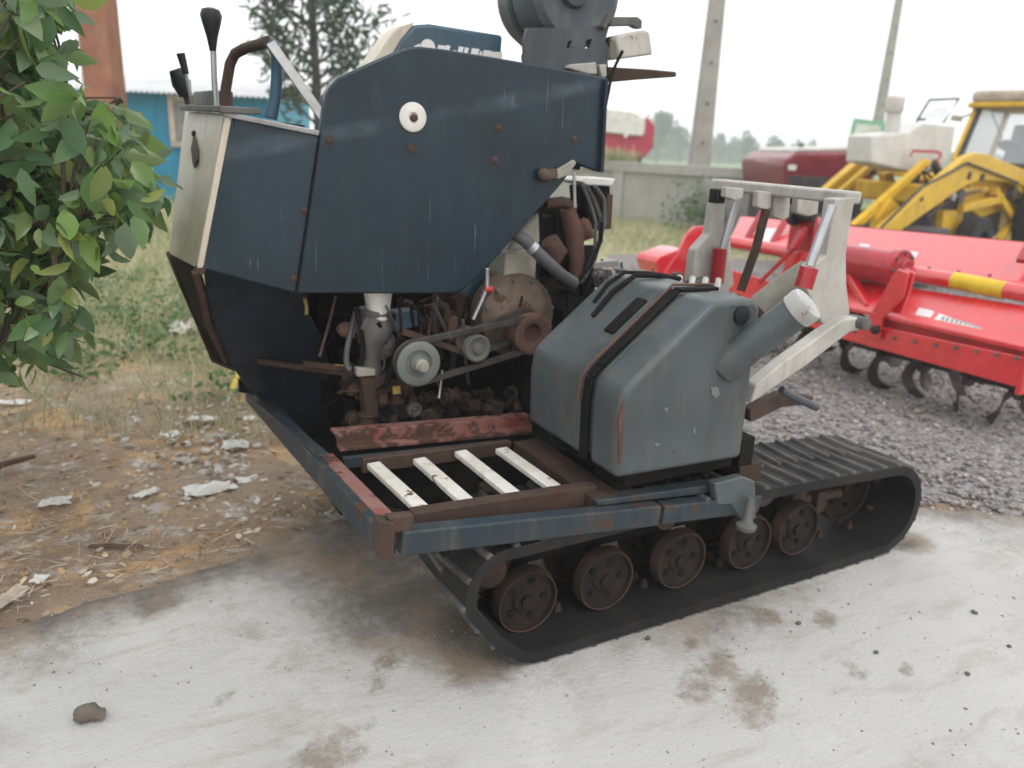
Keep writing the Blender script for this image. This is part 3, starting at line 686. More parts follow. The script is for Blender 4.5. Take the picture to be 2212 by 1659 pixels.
# road wheels: rows on either side of the guide horns
WC = [V(x, y, .11) for x, y in ((1138, 1302), (1308, 1256), (1470, 1213), (1618, 1160), (1726, 1122))]
def wheel(c, r, name='road_wheel'):
    o = part(MB().lathe(c, (0, -1, 0), [(r, -.022), (r, .018), (r * .93, .022), (r * .90, .008), (r * .45, .004), (r * .40, .012), (r * .2, .014), (r * .2, .026), (.012, .026)], 28), name, 'wheel')
    part(MB().lathe(c, (0, -1, 0), [(r * .97, -.02), (r * 1.04, -.02), (r * 1.04, .012), (r * 1.0, .026), (r * .95, .024)], 28, cap=False), 'tyre', 'rustdark', o)
    bb = MB()
    for k in range(5):
        a = k * 2 * PI / 5; bb.lathe(Vector(c) + Vector((math.cos(a) * r * .62, 0, math.sin(a) * r * .62)), (0, -1, 0), [(.013, 0), (.013, .0095), (.006, .011)], 8)
    part(bb, 'wheel_holes', 'black', o); return o
w0 = None
for k, c in enumerate(WC):
    zc = .051 + .106
    for vv in (.125, .315):
        wheel((c.x, vv, zc), .104)
# idler, sprocket, undercarriage rail, carrier rollers
wheel((1.585, .22, .215), .135, 'idler_wheel')
part(MB().lathe((-.10, .21, .285), (0, -1, 0), [(.05, -.10), (.05, -.03), (.108, -.025), (.108, .025), (.05, .03), (.05, .10)], 24), 'drive_sprocket', 'rustdark')
part(MB().box((-.1, .19, .235), (1.45, .225, .285)), 'undercarriage_rail', 'black', bevel=.008)
for x in (.55, 1.0): part(MB().lathe((x, .19, .34), (0, -1, 0), [(.045, -.09), (.045, .09)], 18), 'carrier_roller', 'rust')
part(MB().box((-.1, FARV + .13, .20), (1.45, FARV + .2, .30)), 'undercarriage_rail', 'rustdark', bevel=.01)
for u_ in (.1, .9): part(MB().box((u_, .2, .26), (u_ + .08, FARV + .2, .33)), 'axle_beam', 'rustdark', bevel=.008)
# tension rod bits at the idler
part(MB().tube([(1.2, .19, .235), (1.52, .19, .22)], .022, 10), 'tension_rod', 'casting')
part(MB().box((1.2, .14, .19), (1.27, .24, .29)).box((1.34, .14, .18), (1.39, .24, .27)), 'tension_bracket', 'rust', bevel=.006)

# --- frame
A0, B0 = Z(838, 1172, .46), Z(543, 846, .46)
fb = part(MB().bar(A0, B0, .05, .085), 'front_beam', 'steelblue', bevel=.006)
part(MB().bar(Z(705, 985, .50), Z(868, 1152, .50), .045, .016), 'red_rail', 'redrail', bevel=.004)
part(MB().bar(Z(560, 868, .506), Z(700, 985, .506), .04, .01), 'beam_strip', 'steelblue', bevel=.003)
C0, C1 = V(862, 1168, .02), V(1632, 1083, .02)
part(MB().bar(C0, V(1416, 1108, .02), .05, .070).bar(V(1424, 1107, .018), C1, .05, .064), 'side_beam', 'steelblue', bevel=.006)
part(MB().prism(vpoly([(818, 1125), (856, 1132), (850, 1212), (816, 1205)], -.005), (0, .05, 0)), 'corner_stub', 'rust', bevel=.004)
part(MB().prism(vpoly([(838, 1118), (895, 1112), (892, 1150), (846, 1152)], .005), (0, .03, 0)), 'corner_plate', 'rust', bevel=.004)
part(MB().prism(vpoly([(896, 1110), (1290, 1050), (1293, 1088), (893, 1158)], .09), (0, .012, 0)).prism(vpoly([(896, 1110), (1290, 1050), (1290, 1056), (896, 1116)], .1), (0, .045, 0)), 'rusty_angle_bar', 'rust', bevel=.002)
for (a, b_) in (((806, 1004), (915, 1104)), ((905, 994), (1014, 1090)), ((994, 978), (1118, 1076)), ((1082, 972), (1208, 1062))):
    p, q = Z(*a, .487), Z(*b_, .487)
    part(MB().bar(p, q, .046, .02), 'deck_slat', 'slat', bevel=.004)
r0 = vpoly([(722, 934), (1148, 899), (1150, 936), (735, 974)], .76)
part(MB().prism(r0, (0, .012, 0)).prism(vpoly([(722, 934), (1148, 899), (1148, 905), (722, 941)], .772), (0, .05, 0)).prism(vpoly([(735, 968), (1150, 931), (1150, 938), (735, 976)], .70), (0, .058, 0)), 'inner_rail', 'redrail', bevel=.002)
part(MB().prism(vpoly([(742, 990), (1075, 955), (1078, 975), (750, 1012)], .66), (0, .02, 0)), 'inner_rail_strip', 'steelblue', bevel=.002)
part(MB().bar(V(782, 1004, .60), V(1100, 965, .60), .03, .05), 'slat_bearer', 'rust', bevel=.003)
part(MB().box((-.02, .62, .20), (.95, .66, .40)).box((-.30, .02, .43), (-.26, .6, .46)), 'inner_frame_web', 'black')
part(MB().box((-.40, .66, .28), (.95, 1.5, .33)), 'floor_plate', 'black')
# fender rim and hook above the track
part(MB().prism(vpoly([(1290, 1082), (1585, 1041), (1600, 1048), (1600, 1058), (1290, 1094)], .03), (0, .05, 0)), 'track_fender', 'steelblue', bevel=.004)
part(MB().prism(vpoly([(1545, 1045), (1605, 1030), (1632, 1040), (1634, 1120), (1618, 1128), (1598, 1120), (1580, 1090), (1550, 1092)], -.01), (0, .035, 0)), 'corner_bracket', 'tank', bevel=.005)
part(MB().tube([V(1622, 1075, -.03), V(1615, 1120, -.04), V(1612, 1140, -.05)], [.012, .016, .03], 12).lathe(V(1612, 1136, -.05), (0, 0, 1), [(.032, -.01), (.034, .004), (.02, .012)], 18), 'hook_foot', 'grey')
# --- fuel tank
def tank_pts(s_=1.0, v_=0.0):
    P = [V(x, y, 0) for x, y in ((1330, 1036), (1338, 905), (1349, 850), (1368, 826), (1545, 650), (1632, 645), (1646, 662), (1602, 990))]
    c = sum(P, Vector()) / len(P); return [Vector((c.x + (p.x - c.x) * s_, v_, c.z + (p.z - c.z) * s_)) for p in P]
tk_ = MB(); tk_.prism(tank_pts(1, 0), (0, .145, 0)).prism(tank_pts(.95, .13), (0, .1, 0)).prism(tank_pts(.99, .195), (0, .34, 0))
tank = part(tk_, 'fuel_tank', 'tank', bevel=.026, seg=4)
ts = tank_pts(.985, 0); st = MB()
def strap(pts, v_, w_, t_, mb):
    c = sum(pts, Vector()) / len(pts)
    for a, b_ in zip(pts, pts[1:]):
        a, b_ = Vector((a.x, v_, a.z)), Vector((b_.x, v_, b_.z)); n_ = (b_ - a).cross(Vector((0, 1, 0))).normalized()
        if n_.dot(a - Vector((c.x, v_, c.z))) < 0: n_ = -n_
        mb.bar(a + n_ * t_ / 2, b_ + n_ * t_ / 2, w_, t_, up=n_)
strap(ts[:6], .172, .038, .012, st); part(st, 'tank_strap', 'black', tank, bevel=.003)
oc = MB(); cpts = [p + (p - sum(ts, Vector()) / 8).normalized() * .018 for p in ts[1:6]]
oc.tube([Vector((p.x, .200, p.z)) for p in cpts], .005, 8); part(oc, 'tank_cable', 'orange', tank)
kh = MB()
for v_, k0, k1, r in ((.40, .45, 1.02, .009), (.46, .6, 1.02, .007)):
    a, b_ = tank_pts(1.03, v_)[3], tank_pts(1.03, v_)[4]; e_ = tank_pts(1.03, v_)[5]
    kh.tube([a.lerp(b_, k0), a.lerp(b_, (k0 + k1) / 2) + Vector((0, .012, .01)), a.lerp(b_, k1), b_.lerp(e_, .6), e_ + Vector((.06, .03, -.02))], r, 8)
part(kh, 'tank_hoses', 'black', tank)
a, b_ = tank_pts(1.012, 0)[3:5]; rc = MB()
rc.bar((a.lerp(b_, .35).x, .27, a.lerp(b_, .35).z), (a.lerp(b_, .8).x, .27, a.lerp(b_, .8).z), .05, .012, up=(b_ - a).cross(Vector((0, 1, 0)))); part(rc, 'handle_recess', 'black', tank, bevel=.004)
pb, pc = V(1588, 770, .0), V(1736, 662, -.15)
dd = (pc - pb).normalized(); fn = part(MB().lathe(pb - dd * .05, dd, [(.060, 0), (.055, .06), (.051, .09), (.051, (pc - pb).length + .03), (.046, (pc - pb).length + .04)], 28), 'filler_neck', 'tank', tank)
part(MB().lathe(pc + dd * .0, dd, [(.050, -.03), (.055, -.026), (.057, .004), (.053, .016), (.044, .020), (.030, .021), (.012, .026)], 28), 'filler_cap', 'capgrey', fn)
part(MB().lathe(V(1600, 680, 0) , (0, -1, 0), [(.03, -.03), (.03, .010), (.02, .014)], 20), 'tank_plug', 'navy', tank)
part(MB().tube([V(1640, 660, .42), V(1700, 612, .36), V(1742, 583, .34)], [.045, .042, .04], 16), 'exhaust_stub', 'filter')
for k, (x, y, w_, h_) in enumerate(((1545, 846, 12, 18), (1440, 884, 5, 7), (1500, 930, 4, 7), (1420, 960, 6, 4), (1580, 800, 4, 6))):
    sm = MB().prism([V(x + math.cos(a) * w_ * (.45 + .75 * random.random()), y + math.sin(a) * h_ * (.45 + .75 * random.random()), -.0025) for a in [i * PI / 7 for i in range(14)]], (0, .005, 0))
    part(sm, 'paint_scuff', 'pulley', tank)
# scuffs: the red tape mark on the tank seam
part(MB().prism(vpoly([(1337, 905), (1347, 868), (1349, 872), (1343, 1000), (1338, 1003)], -.002), (0, .006, 0)), 'rust_seam', 'redbrown', tank)
# platform the tank stands on
part(MB().box((.33, .07, .50), (.78, .50, .57)), 'tank_base', 'black', bevel=.006)
part(MB().box((.2, .05, .42), (.3, .55, .50)).box((.8, .05, .42), (.9, .55, .50)), 'tank_feet', 'rustdark')

# --- thresher side: big navy panel with its folded front
PV0 = .80
outl = [(690, 292), (704, 205), (712, 188), (730, 168), (790, 140), (850, 114), (880, 103), (905, 100), (960, 106), (1100, 129), (1313, 167), (1306, 300), (1299, 373), (1262, 360),
        (1245, 352), (1215, 396), (1180, 436), (1130, 492), (1070, 560), (1040, 592), (1008, 622), (985, 633), (955, 635), (640, 634)]
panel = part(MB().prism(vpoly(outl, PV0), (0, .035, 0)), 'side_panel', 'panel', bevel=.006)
fq = [V(690, 292, PV0), V(640, 634, PV0), V(425, 578, .88), V(484, 246, .88)]
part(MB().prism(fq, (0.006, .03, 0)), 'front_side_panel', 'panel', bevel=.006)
part(MB().bar(V(641, 630, PV0 - .004), V(690, 292, PV0 - .004), .006, .004, up=(0, 1, 0)), 'panel_seam', 'black', panel)
part(MB().bar(V(484, 246, .90) , V(690, 288, .82), .07, .016), 'dash_trim', 'aludash', bevel=.003)
for x, y, r in ((713, 303, .0145), (887, 322, .0155), (1076, 277, .012), (1069, 346, .014), (1240, 300, .0135), (658, 455, .0105), (634, 602, .0125)):
    part(MB().lathe(V(x, y, PV0), (0, -1, 0), [(r, -.002), (r, .0025), (r * .6, .0035), (r * .5, .006), (.003, .0065)], 9), 'bolt', 'rust', panel)
part(MB().lathe(V(432, 583, .873), (0, -1, 0), [(.017, -.01), (.017, .002), (.008, .003)], 9), 'rust_patch', 'rust', panel)
ws = part(MB().lathe(V(891, 253, PV0), (0, -1, 0), [(.046, 0), (.046, .006), (.042, .009), (.016, .009), (.012, .004)], 30), 'washer_disc', 'white', panel)
part(MB().lathe(V(892, 255, PV0), (0, -1, 0), [(.013, .003), (.013, .014), (.004, .015)], 6), 'bolt', 'rust', ws)
# thresher body behind the panel (shrunk outline)
cx = V(960, 330, PV0); body = [Vector((cx.x + (p.x - cx.x) * .90, PV0 + .04, cx.z + (p.z - cx.z) * .93)) for p in vpoly(outl[:14] + [(1230, 366), (1000, 560), (640, 560)], PV0)]
part(MB().prism(body, (0, .2, 0)), 'thresher_body', 'navy', bevel=.01)
# cream front panel, tilted back
tr_, br_ = V(487, 246, .87), V(424, 580, .87)
tl_, bl_ = U(400, 240, tr_.x), U(365, 548, br_.x)
ft = (tr_ - tl_).cross(br_ - tl_).normalized(); ft = -ft if ft.x < 0 else ft
fp = part(MB().prism([tl_, tr_, br_, bl_], ft * .02), 'front_panel', 'cream', bevel=.004)
def on_front(x, y): return loc(at_plane(x, y, O + HU * tl_.x + HVv * tl_.y + ZZ * tl_.z, (HU * ft.x + HVv * ft.y + ZZ * ft.z)))
part(MB().prism([on_front(x, y) - ft * .003 for x, y in ((419, 292), (423, 300), (428, 325), (427, 345), (421, 363), (417, 350), (414, 322))], ft * .006), 'slot_emblem', 'casting', fp)
part(MB().prism([on_front(x, y) - ft * .003 for x, y in ((415, 286), (420, 282), (421, 290), (416, 294))], ft * .006), 'dent_mark', 'black', fp)
# dash box behind the cream panel
part(MB().prism([tl_ + ft * .022, tr_ + ft * .022, tr_ + Vector((.24, .02, -.02)), tl_ + Vector((.24, 0, -.02))], (0, 0, -.3)), 'dash_box', 'navy')
part(MB().bar(tl_ + Vector((.03, -.1, .01)), tr_ + Vector((.04, -.02, .012)), .12, .02), 'dash_top', 'grey', bevel=.004)
part(MB().prism([tl_ + Vector((.03, -.05, .02)), tl_.lerp(tr_, .55) + Vector((.03, 0, .02)), tl_.lerp(tr_, .55) + Vector((.1, 0, .02)), tl_ + Vector((.1, -.05, .02))], (0, 0, .055)), 'switch_box', 'grey', bevel=.006)
# levers
VL = 1.15
lv = part(MB().tube([V(468, 240, VL), V(463, 170, VL), V(460, 90, VL)], .0095, 8), 'lever', 'chrome')
part(MB().lathe(V(459, 96, VL), (V(456, 36, VL) - V(459, 96, VL)), [(.010, -.02), (.017, .02), (.028, .06), (.034, .085), (.028, .102), (.012, .108)], 16), 'knob', 'blackplastic', lv)
lv = part(MB().tube([V(415, 225, 1.4), V(400, 150, 1.4), V(397, 135, 1.4)], .007, 8), 'lever', 'chrome'); part(MB().tube([V(402, 160, 1.4), V(390, 115, 1.4)], [.011, .015], 10), 'grip', 'blackplastic', lv)
lv = part(MB().tube([V(408, 225, 1.5), V(396, 190, 1.5)], .012, 8), 'lever', 'casting'); part(MB().tube([V(402, 208, 1.5), V(392, 180, 1.5), V(378, 150, 1.5)], [.022, .034, .022], 12), 'grip', 'blackplastic', lv)
# hand rail
VR = 1.0
part(MB().tube([V(484, 240, VR + .25), V(488, 190, VR + .25), V(497, 138, VR + .25), V(508, 116, VR + .23), V(530, 104, VR + .18), V(560, 96, VR + .06), V(578, 90, VR)], .0175, 12), 'hand_rail', 'rust')
part(MB().tube([V(578, 90, VR), V(590, 98, VR), V(598, 120, VR), V(598, 170, VR), V(594, 215, VR), V(584, 255, VR)], [.02, .02, .0185, .0185, .0185, .022], 12), 'rail_post', 'hoodblue')
part(MB().bar(V(584, 92, VR - .02), V(704, 262, .84), .03, .008, up=(0, 1, 0)), 'rail_stay', 'aludash', bevel=.002)
# raised cover behind: blue side, cream front, white worn lettering
VC = 1.08
hc = [(804, 132), (840, 85), (868, 58), (895, 50), (930, 49), (1087, 74), (1083, 125), (1083, 150), (800, 170)]
cov = part(MB().prism(vpoly([(846, 118), (868, 82), (895, 53), (930, 51), (1087, 76), (1082, 150), (840, 150)], VC), (0, .14, 0)), 'grain_cover', 'hoodblue', bevel=.012)
part(MB().prism(vpoly([(800, 150), (804, 132), (826, 100), (848, 70), (866, 55), (895, 47), (893, 55), (868, 84), (846, 120), (838, 150)], VC + .004), (0, .13, 0)), 'cover_front', 'cream', cov, bevel=.004)
lt_ = MB()
lt_.prism(vpoly([(888, 116), (896, 99), (908, 94), (908, 104), (904, 118)], VC - .004), (0, .003, 0))
lt_.lathe(V(924, 103, VC - .001), (0, -1, 0), [(.028, 0), (.028, .003)], 16)
for x0, x1, ya, yb in ((945, 962, 97, 119), (963, 971, 97, 119), (979, 984, 108, 121), (990, 1000, 100, 118), (1003, 1011, 102, 122), (1018, 1034, 104, 124), (1036, 1041, 110, 126), (1044, 1060, 108, 128)):
    lt_.prism(vpoly([(x0 + 2, ya), (x1 + 2, ya + 2), (x1 - 3, yb + 2), (x0 - 3, yb)], VC - .004), (0, .003, 0))
lt_.prism(vpoly([(1062, 112), (1086, 112), (1084, 127), (1076, 136), (1050, 132)], VC - .004), (0, .003, 0))
part(lt_, 'worn_lettering', 'decal', cov)
# drum on top at the rear, its stand, bracket lamp, tail bar
VD = .98
dc = V(1236, -18, VD); dr_ = (V(1333, -18, VD) - V(1236, -18, VD)).length * 1.0
drum = part(MB().lathe((dc.x, VD, dc.z), (0, -1, 0), [(dr_ * .55, -.28), (dr_ * .88, -.26), (dr_, -.20), (dr_, -.02), (dr_ * .93, .03), (dr_ * .80, .045), (dr_ * .62, .02), (dr_ * .3, .015), (dr_ * .26, .035), (.01, .04)], 44), 'drum', 'drum')
part(MB().lathe((dc.x, VD, dc.z), (0, -1, 0), [(dr_ * 1.015, -.13), (dr_ * 1.015, -.10)], 44), 'drum_band', 'steelblue', drum)
sto = vpoly([(1140, 60), (1132, 92), (1134, 112), (1131, 122), (1136, 150), (1315, 175), (1313, 130), (1310, 85), (1320, 50)], VD - .06)
h1 = [(1222, 104), (1228, 88), (1236, 87), (1230, 103)]; h2 = [(1263, 104), (1267, 86), (1279, 84), (1274, 103)]
stand = MB()
def strip(px): stand.prism(vpoly(px, VD - .06), (0, .02, 0))
strip([(1140, 60), (1132, 92), (1134, 112), (1131, 122), (1136, 150), (1222, 160), (1222, 104), (1228, 88), (1232, 60)])
strip([(1232, 60), (1228, 88), (1236, 87), (1267, 86), (1279, 84), (1290, 55)])
strip([(1222, 104), (1222, 160), (1270, 168), (1270, 104)][:]); strip([(1230, 103), (1236, 87), (1267, 86), (1263, 104)])
strip([(1290, 55), (1279, 84), (1274, 103), (1270, 104), (1270, 168), (1315, 175), (1313, 130), (1308, 85), (1318, 50)])
part(stand, 'drum_stand', 'drum')
part(MB().prism(vpoly([(1226, 147), (1232, 139), (1288, 134), (1291, 160), (1270, 160)], VD - .09), (0, .03, 0)).prism(vpoly([(1295, 140), (1310, 138), (1312, 165), (1300, 168)], VD - .09), (0, .03, 0)), 'cream_clip', 'cream2', bevel=.004)
part(MB().prism(vpoly([(1314, 144), (1410, 150), (1462, 155), (1462, 166), (1380, 172), (1316, 178)], .90), (0, .04, 0)), 'tail_bar', 'rustdark', bevel=.005)
part(MB().bar(V(1300, 62, .9), V(1318, 30, .9), .03, .02).prism(vpoly([(1318, 36), (1378, 36), (1388, 44), (1387, 62), (1374, 60), (1366, 55), (1318, 56)], .9), (0, .03, 0)), 'lamp_arm', 'grey', bevel=.004)
lb = part(MB().prism(vpoly([(1331, 84), (1338, 76), (1392, 64), (1404, 68), (1411, 118), (1338, 128)], .88), (0, .12, 0)), 'work_lamp', 'cream2', bevel=.008)
part(MB().tube([V(1345, 110, .875), V(1330, 140, .875), V(1322, 160, .875), V(1308, 230, .85)], .006, 6), 'lamp_cable', 'black', lb)
part(MB().bar(V(1308, 172, .79), V(1298, 372, .79), .012, .02, up=(0, 1, 0)), 'panel_edge_strip', 'navy', panel)

# --- hull front: dark curved shield below the cream panel
sh_ = MB()
edge_o = [on for on in (bl_, V(395, 620, 1.50), V(427, 694, 1.50), V(462, 778, 1.48), V(508, 796, 1.42))]
edge_i = [br_ + Vector((0, .02, 0)), V(442, 640, .98), V(455, 700, 1.08), V(492, 778, 1.3), V(540, 812, 1.42)]
vs = [p for pr in zip(edge_o, edge_i) for p in pr]
sh_.add(vs, [(2 * i, 2 * i + 1, 2 * i + 3, 2 * i + 2) for i in range(4)])
s1 = part(sh_, 'front_shield', 'black', smooth=60); md = s1.modifiers.new('thick', 'SOLIDIFY'); md.thickness = .012
part(MB().tube([br_ + Vector((-.004, 0, -.01)), V(437, 640, .94), V(450, 700, 1.04), V(488, 778, 1.26)], .012, 7), 'shield_edge', 'rust')
part(MB().tube(edge_o, .012, 7), 'shield_rim', 'rustdark')
s2 = MB(); a_ = [V(438, 565, .92), V(446, 640, .97), V(462, 700, 1.07), V(498, 779, 1.29), Z(545, 852, .48)]
b2 = [V(655, 590, .92), V(670, 680, 1.0), V(700, 740, 1.12), V(722, 830, 1.28), V(730, 940, 1.31)]
vs = [p for pr in zip(a_, b2) for p in pr]; s2.add(vs, [(2 * i, 2 * i + 1, 2 * i + 3, 2 * i + 2) for i in range(4)])
s2o = part(s2, 'inner_shield', 'navy', smooth=60); md = s2o.modifiers.new('thick', 'SOLIDIFY'); md.thickness = .01
part(MB().lathe(V(570, 768, 1.22), (.3, -1, .1), [(.03, 0), (.03, .02), (.02, .024)], 16), 'shield_boss', 'black', s2o)
part(MB().prism(vpoly([(517, 822), (537, 822), (540, 850), (517, 848)], 1.42), (0, .03, 0)), 'beam_tab', 'black')
for u_, v_ in ((-.3, 1.25), (.46, 1.22), (.46, .95)): part(MB().box((u_, v_, .33), (u_ + .05, v_ + .05, 1.5)), 'body_post', 'black', bevel=.004)
# engine bay back and roof
part(MB().box((-.42, 1.32, .33), (1.02, 1.35, 1.08)), 'bay_wall', 'black')
part(MB().box((.66, 1.0, .33), (.70, 1.315, .86)), 'bay_rear_wall', 'black')
part(MB().tube([V(560, 780, 1.2), V(660, 795, 1.05), V(790, 812, .95)], .012, 10), 'cross_shaft', 'rustdark')

# --- engine and drives
VE = .74
def disc(px, py, v_, r, prof, name, m, n=30, parent=hv): return part(MB().lathe(V(px, py, v_), (0, -1, 0), [(r * a, h) for a, h in prof], n), name, m, parent)
bp = disc(905, 786, VE, .080, [(.5, -.045), (1, -.043), (1, -.032), (.86, -.026), (.86, -.020), (1, -.012), (1, 0), (.94, .003), (.62, .002), (.55, -.008), (.40, -.008), (.36, .004), (.05, .006)], 'large_pulley', 'pulley')
disc(908, 788, VE, .024, [(1, -.004), (1, .02), (.7, .026), (.7, .04), (.2, .042)], 'hub', 'filter', 14, bp)
disc(1010, 733, VE + .03, .047, [(1, -.02), (1, .005), (.8, .008), (.3, .006)], 'idler_pulley', 'casting')
ip = disc(1031, 752, VE, .050, [(1, -.024), (1, -.016), (.8, -.008), (1, 0), (1, .008), (.86, .01), (.5, .002), (.4, .002), (.36, .014), (.05, .016)], 'idler_pulley', 'grey')
fh = disc(1120, 684, VE + .12, .155, [(1.04, -.10), (1.04, -.02), (1, 0), (.92, .002), (.85, .01), (.6, .022), (.42, .03), (.4, .06), (.1, .06)], 'flywheel_housing', 'flywheel', 40)
bb = MB(); fc = V(1120, 684, VE + .12)
for k in range(12):
    a = k * PI / 6 + .2; bb.lathe(fc + Vector((math.cos(a) * .146, 0, math.sin(a) * .146)), (0, -1, 0), [(.009, 0), (.009, .012)], 6)
part(bb, 'housing_bolts', 'grey', fh)
op = disc(1152, 722, VE - .0, .078, [(.9, -.10), (1, -.095), (.82, -.08), (.82, -.074), (1, -.06), (.82, -.044), (.82, -.038), (1, -.024), (.82, -.010), (1, .004), (.8, .008), (.5, .0), (.45, -.02), (.1, -.02)], 'drive_pulley', 'redbrown')
def belt(c1, r1, c2, r2, v_, w_, name, parent):
    d = Vector((c2.x - c1.x, 0, c2.z - c1.z)); L = d.length; d /= L; nn = Vector((-d.z, 0, d.x)); s_ = (r1 - r2) / L; P = []
    a1 = math.acos(s_)
    for i in range(15):
        a = a1 + (2 * PI - 2 * a1) * i / 14; P.append(c1 + (d * math.cos(a) + nn * math.sin(a)) * r1)
    for i in range(15):
        a = -a1 + 2 * a1 * i / 14; P.append(c2 + (d * math.cos(a) + nn * math.sin(a)) * r2)
    mb = MB(); n = len(P); vs = []
    for i, p in enumerate(P):
        t_ = (P[(i + 1) % n] - P[i - 1]).normalized(); o_ = Vector((t_.z, 0, -t_.x)) * .009
        vs += [Vector((p.x, v_ - w_ / 2, p.z)) + o_, Vector((p.x, v_ + w_ / 2, p.z)) + o_, Vector((p.x, v_ + w_ / 2, p.z)) - o_, Vector((p.x, v_ - w_ / 2, p.z)) - o_]
    mb.add(vs, [(4 * i + k, 4 * i + (k + 1) % 4, 4 * ((i + 1) % n) + (k + 1) % 4, 4 * ((i + 1) % n) + k) for i in range(n) for k in range(4)])
    return part(mb, name, 'belt', parent, smooth=50)
belt(V(905, 786, VE), .076, V(1150, 722, VE), .060, VE - .006 + .02, .02, 'drive_belt', hv)
belt(V(1031, 752, VE), .044, V(1150, 705, VE), .05, VE + .06, .02, 'fan_belt', hv)
part(MB().bar(V(870, 716, VE + .05), V(1000, 760, VE + .05), .02, .018, up=(0, 1, 0)), 'tension_arm', 'casting')
part(MB().tube([V(1000, 690, VE + .03), V(1006, 780, VE + .03), V(1012, 830, VE + .05)], .006, 6), 'control_rod', 'rust')
# gear housing with white filler cup
gh = MB(); gh.lathe(V(806, 735, .92), (.1, 0, 1), [(.03, -.16), (.04, -.10), (.03, -.06), (.052, -.01), (.068, .05), (.055, .09), (.06, .10), (.06, .115), (.035, .12)], 20)
gh.blob(V(790, 700, .92), .05, 3, .3).blob(V(826, 745, .93), .055, 4, .3).tube([V(770, 715, .93), V(745, 712, .95)], [.03, .022], 10)
ghp = part(gh, 'gear_housing', 'grey')
part(MB().lathe(V(817, 684, .90), (0, 0, 1), [(.036, -.01), (.047, .065), (.052, .10), (.052, .11), (.046, .11), (.034, .01)], 22), 'filler_cup', 'white', ghp)
part(MB().blob(V(745, 712, .93), .028, 9, .3), 'rubber_boot', 'redbrown', ghp)
# blue valve box, assorted castings and linkages
part(MB().prism(vpoly([(856, 676), (902, 672), (905, 705), (850, 718)], .92), (0, .08, 0)), 'valve_box', 'hoodblue', bevel=.006)
def machinery(px0, px1, py0, py1, v0, v1, n, seed, s_=.04):
    """castings, flanges, shafts and housings packed into one lump of machinery"""
    g = random.Random(seed); mb = MB(); axes = ((1, 0, 0), (0, -1, 0), (0, 0, 1), (0, -1, 0))
    for k in range(n):
        p = V(g.uniform(px0, px1), g.uniform(py0, py1), g.uniform(v0, v1)); q = s_ * g.uniform(.5, 1.3); kind = g.random()
        if kind < .45:
            mb.lathe(p, axes[g.randrange(4)], [(q * .5, -q), (q * .5, -q * .6), (q, -q * .55), (q, -q * .3), (q * .75, -q * .25), (q * .7, q * .5), (q * .95, q * .55), (q * .95, q * .75), (q * .3, q * .8)], 16)
        elif kind < .75:
            a, b_, c_ = (q * g.uniform(.4, 1.2) for _ in range(3)); mb.box(p - Vector((a, b_, c_)), p + Vector((a, b_, c_)))
        elif kind < .9:
            d = Vector((g.uniform(-1, 1), g.uniform(-.4, .4), g.uniform(-1, 1))).normalized(); mb.tube([p - d * q * 2.2, p, p + d * q * 2.2 + Vector((0, 0, q * .4))], q * .22, 8)
        else:
            d = Vector((g.uniform(-1, 1), g.uniform(-.2, .2), g.uniform(-.6, .6))).normalized(); mb.bar(p - d * q * 2, p + d * q * 2, q * .35, q * .5)
    return mb
cs_ = machinery(755, 905, 800, 915, .86, 1.0, 30, 4, .036)
cs_.bar(V(790, 810, .9), V(800, 900, .9), .05, .06, up=(0, 1, 0)).bar(V(770, 800, .92), V(830, 812, .92), .035, .03, up=(0, 1, 0))
part(machinery(870, 1130, 850, 905, .95, 1.2, 34, 8, .032), 'gear_train', 'casting', bevel=.003)
part(machinery(700, 780, 690, 900, 1.1, 1.25, 18, 3, .035), 'valve_block', 'black', bevel=.003)
part(machinery(870, 1010, 640, 720, 1.05, 1.2, 26, 12, .034), 'pump_group', 'rustdark', bevel=.003)
part(machinery(1180, 1290, 560, 640, .95, 1.2, 26, 21, .034), 'engine_ancillaries', 'black', bevel=.003)
part(cs_, 'transmission_casing', 'rustdark', bevel=.006)
disc(897, 886, .84, .028, [(1, -.02), (1, .0), (.7, .006), (.45, -.004), (.1, 0)], 'small_pulley', 'grey', 20)
part(MB().prism(vpoly([(848, 836), (864, 834), (866, 850), (850, 852)], .80), (0, .006, 0)), 'yellow_tag', 'yellowtag')
part(MB().prism(vpoly([(770, 795), (812, 798), (812, 812), (772, 815)], .86), (0, .03, 0)), 'pale_block', 'filter', bevel=.004)
ul = machinery(925, 1000, 645, 720, .95, 1.05, 20, 17, .03)
ul.tube([V(930, 668, .92), V(945, 655, .92), V(962, 662, .92), V(968, 700, .92)], .016, 8)
part(ul, 'pump_castings', 'casting')
part(MB().prism(vpoly([(970, 690), (990, 685), (985, 735), (968, 740)], .90), (0, .03, 0)), 'bracket_plate', 'redbrown', bevel=.003)
part(MB().tube([V(1052, 580, .86), V(1052, 620, .86), V(1040, 650, .86), V(1022, 690, .86)], .009, 8), 'bent_lever', 'chrome')
part(MB().lathe(V(1052, 625, .86), (1, 0, 0), [(.012, -.01), (.012, .02)], 10), 'lever_tip', 'brightred')
part(MB().prism(vpoly([(1000, 650), (1040, 575), (1060, 585), (1050, 640), (1020, 690)], 1.0), (0, .1, 0)), 'blue_bracket', 'hoodblue', bevel=.006)
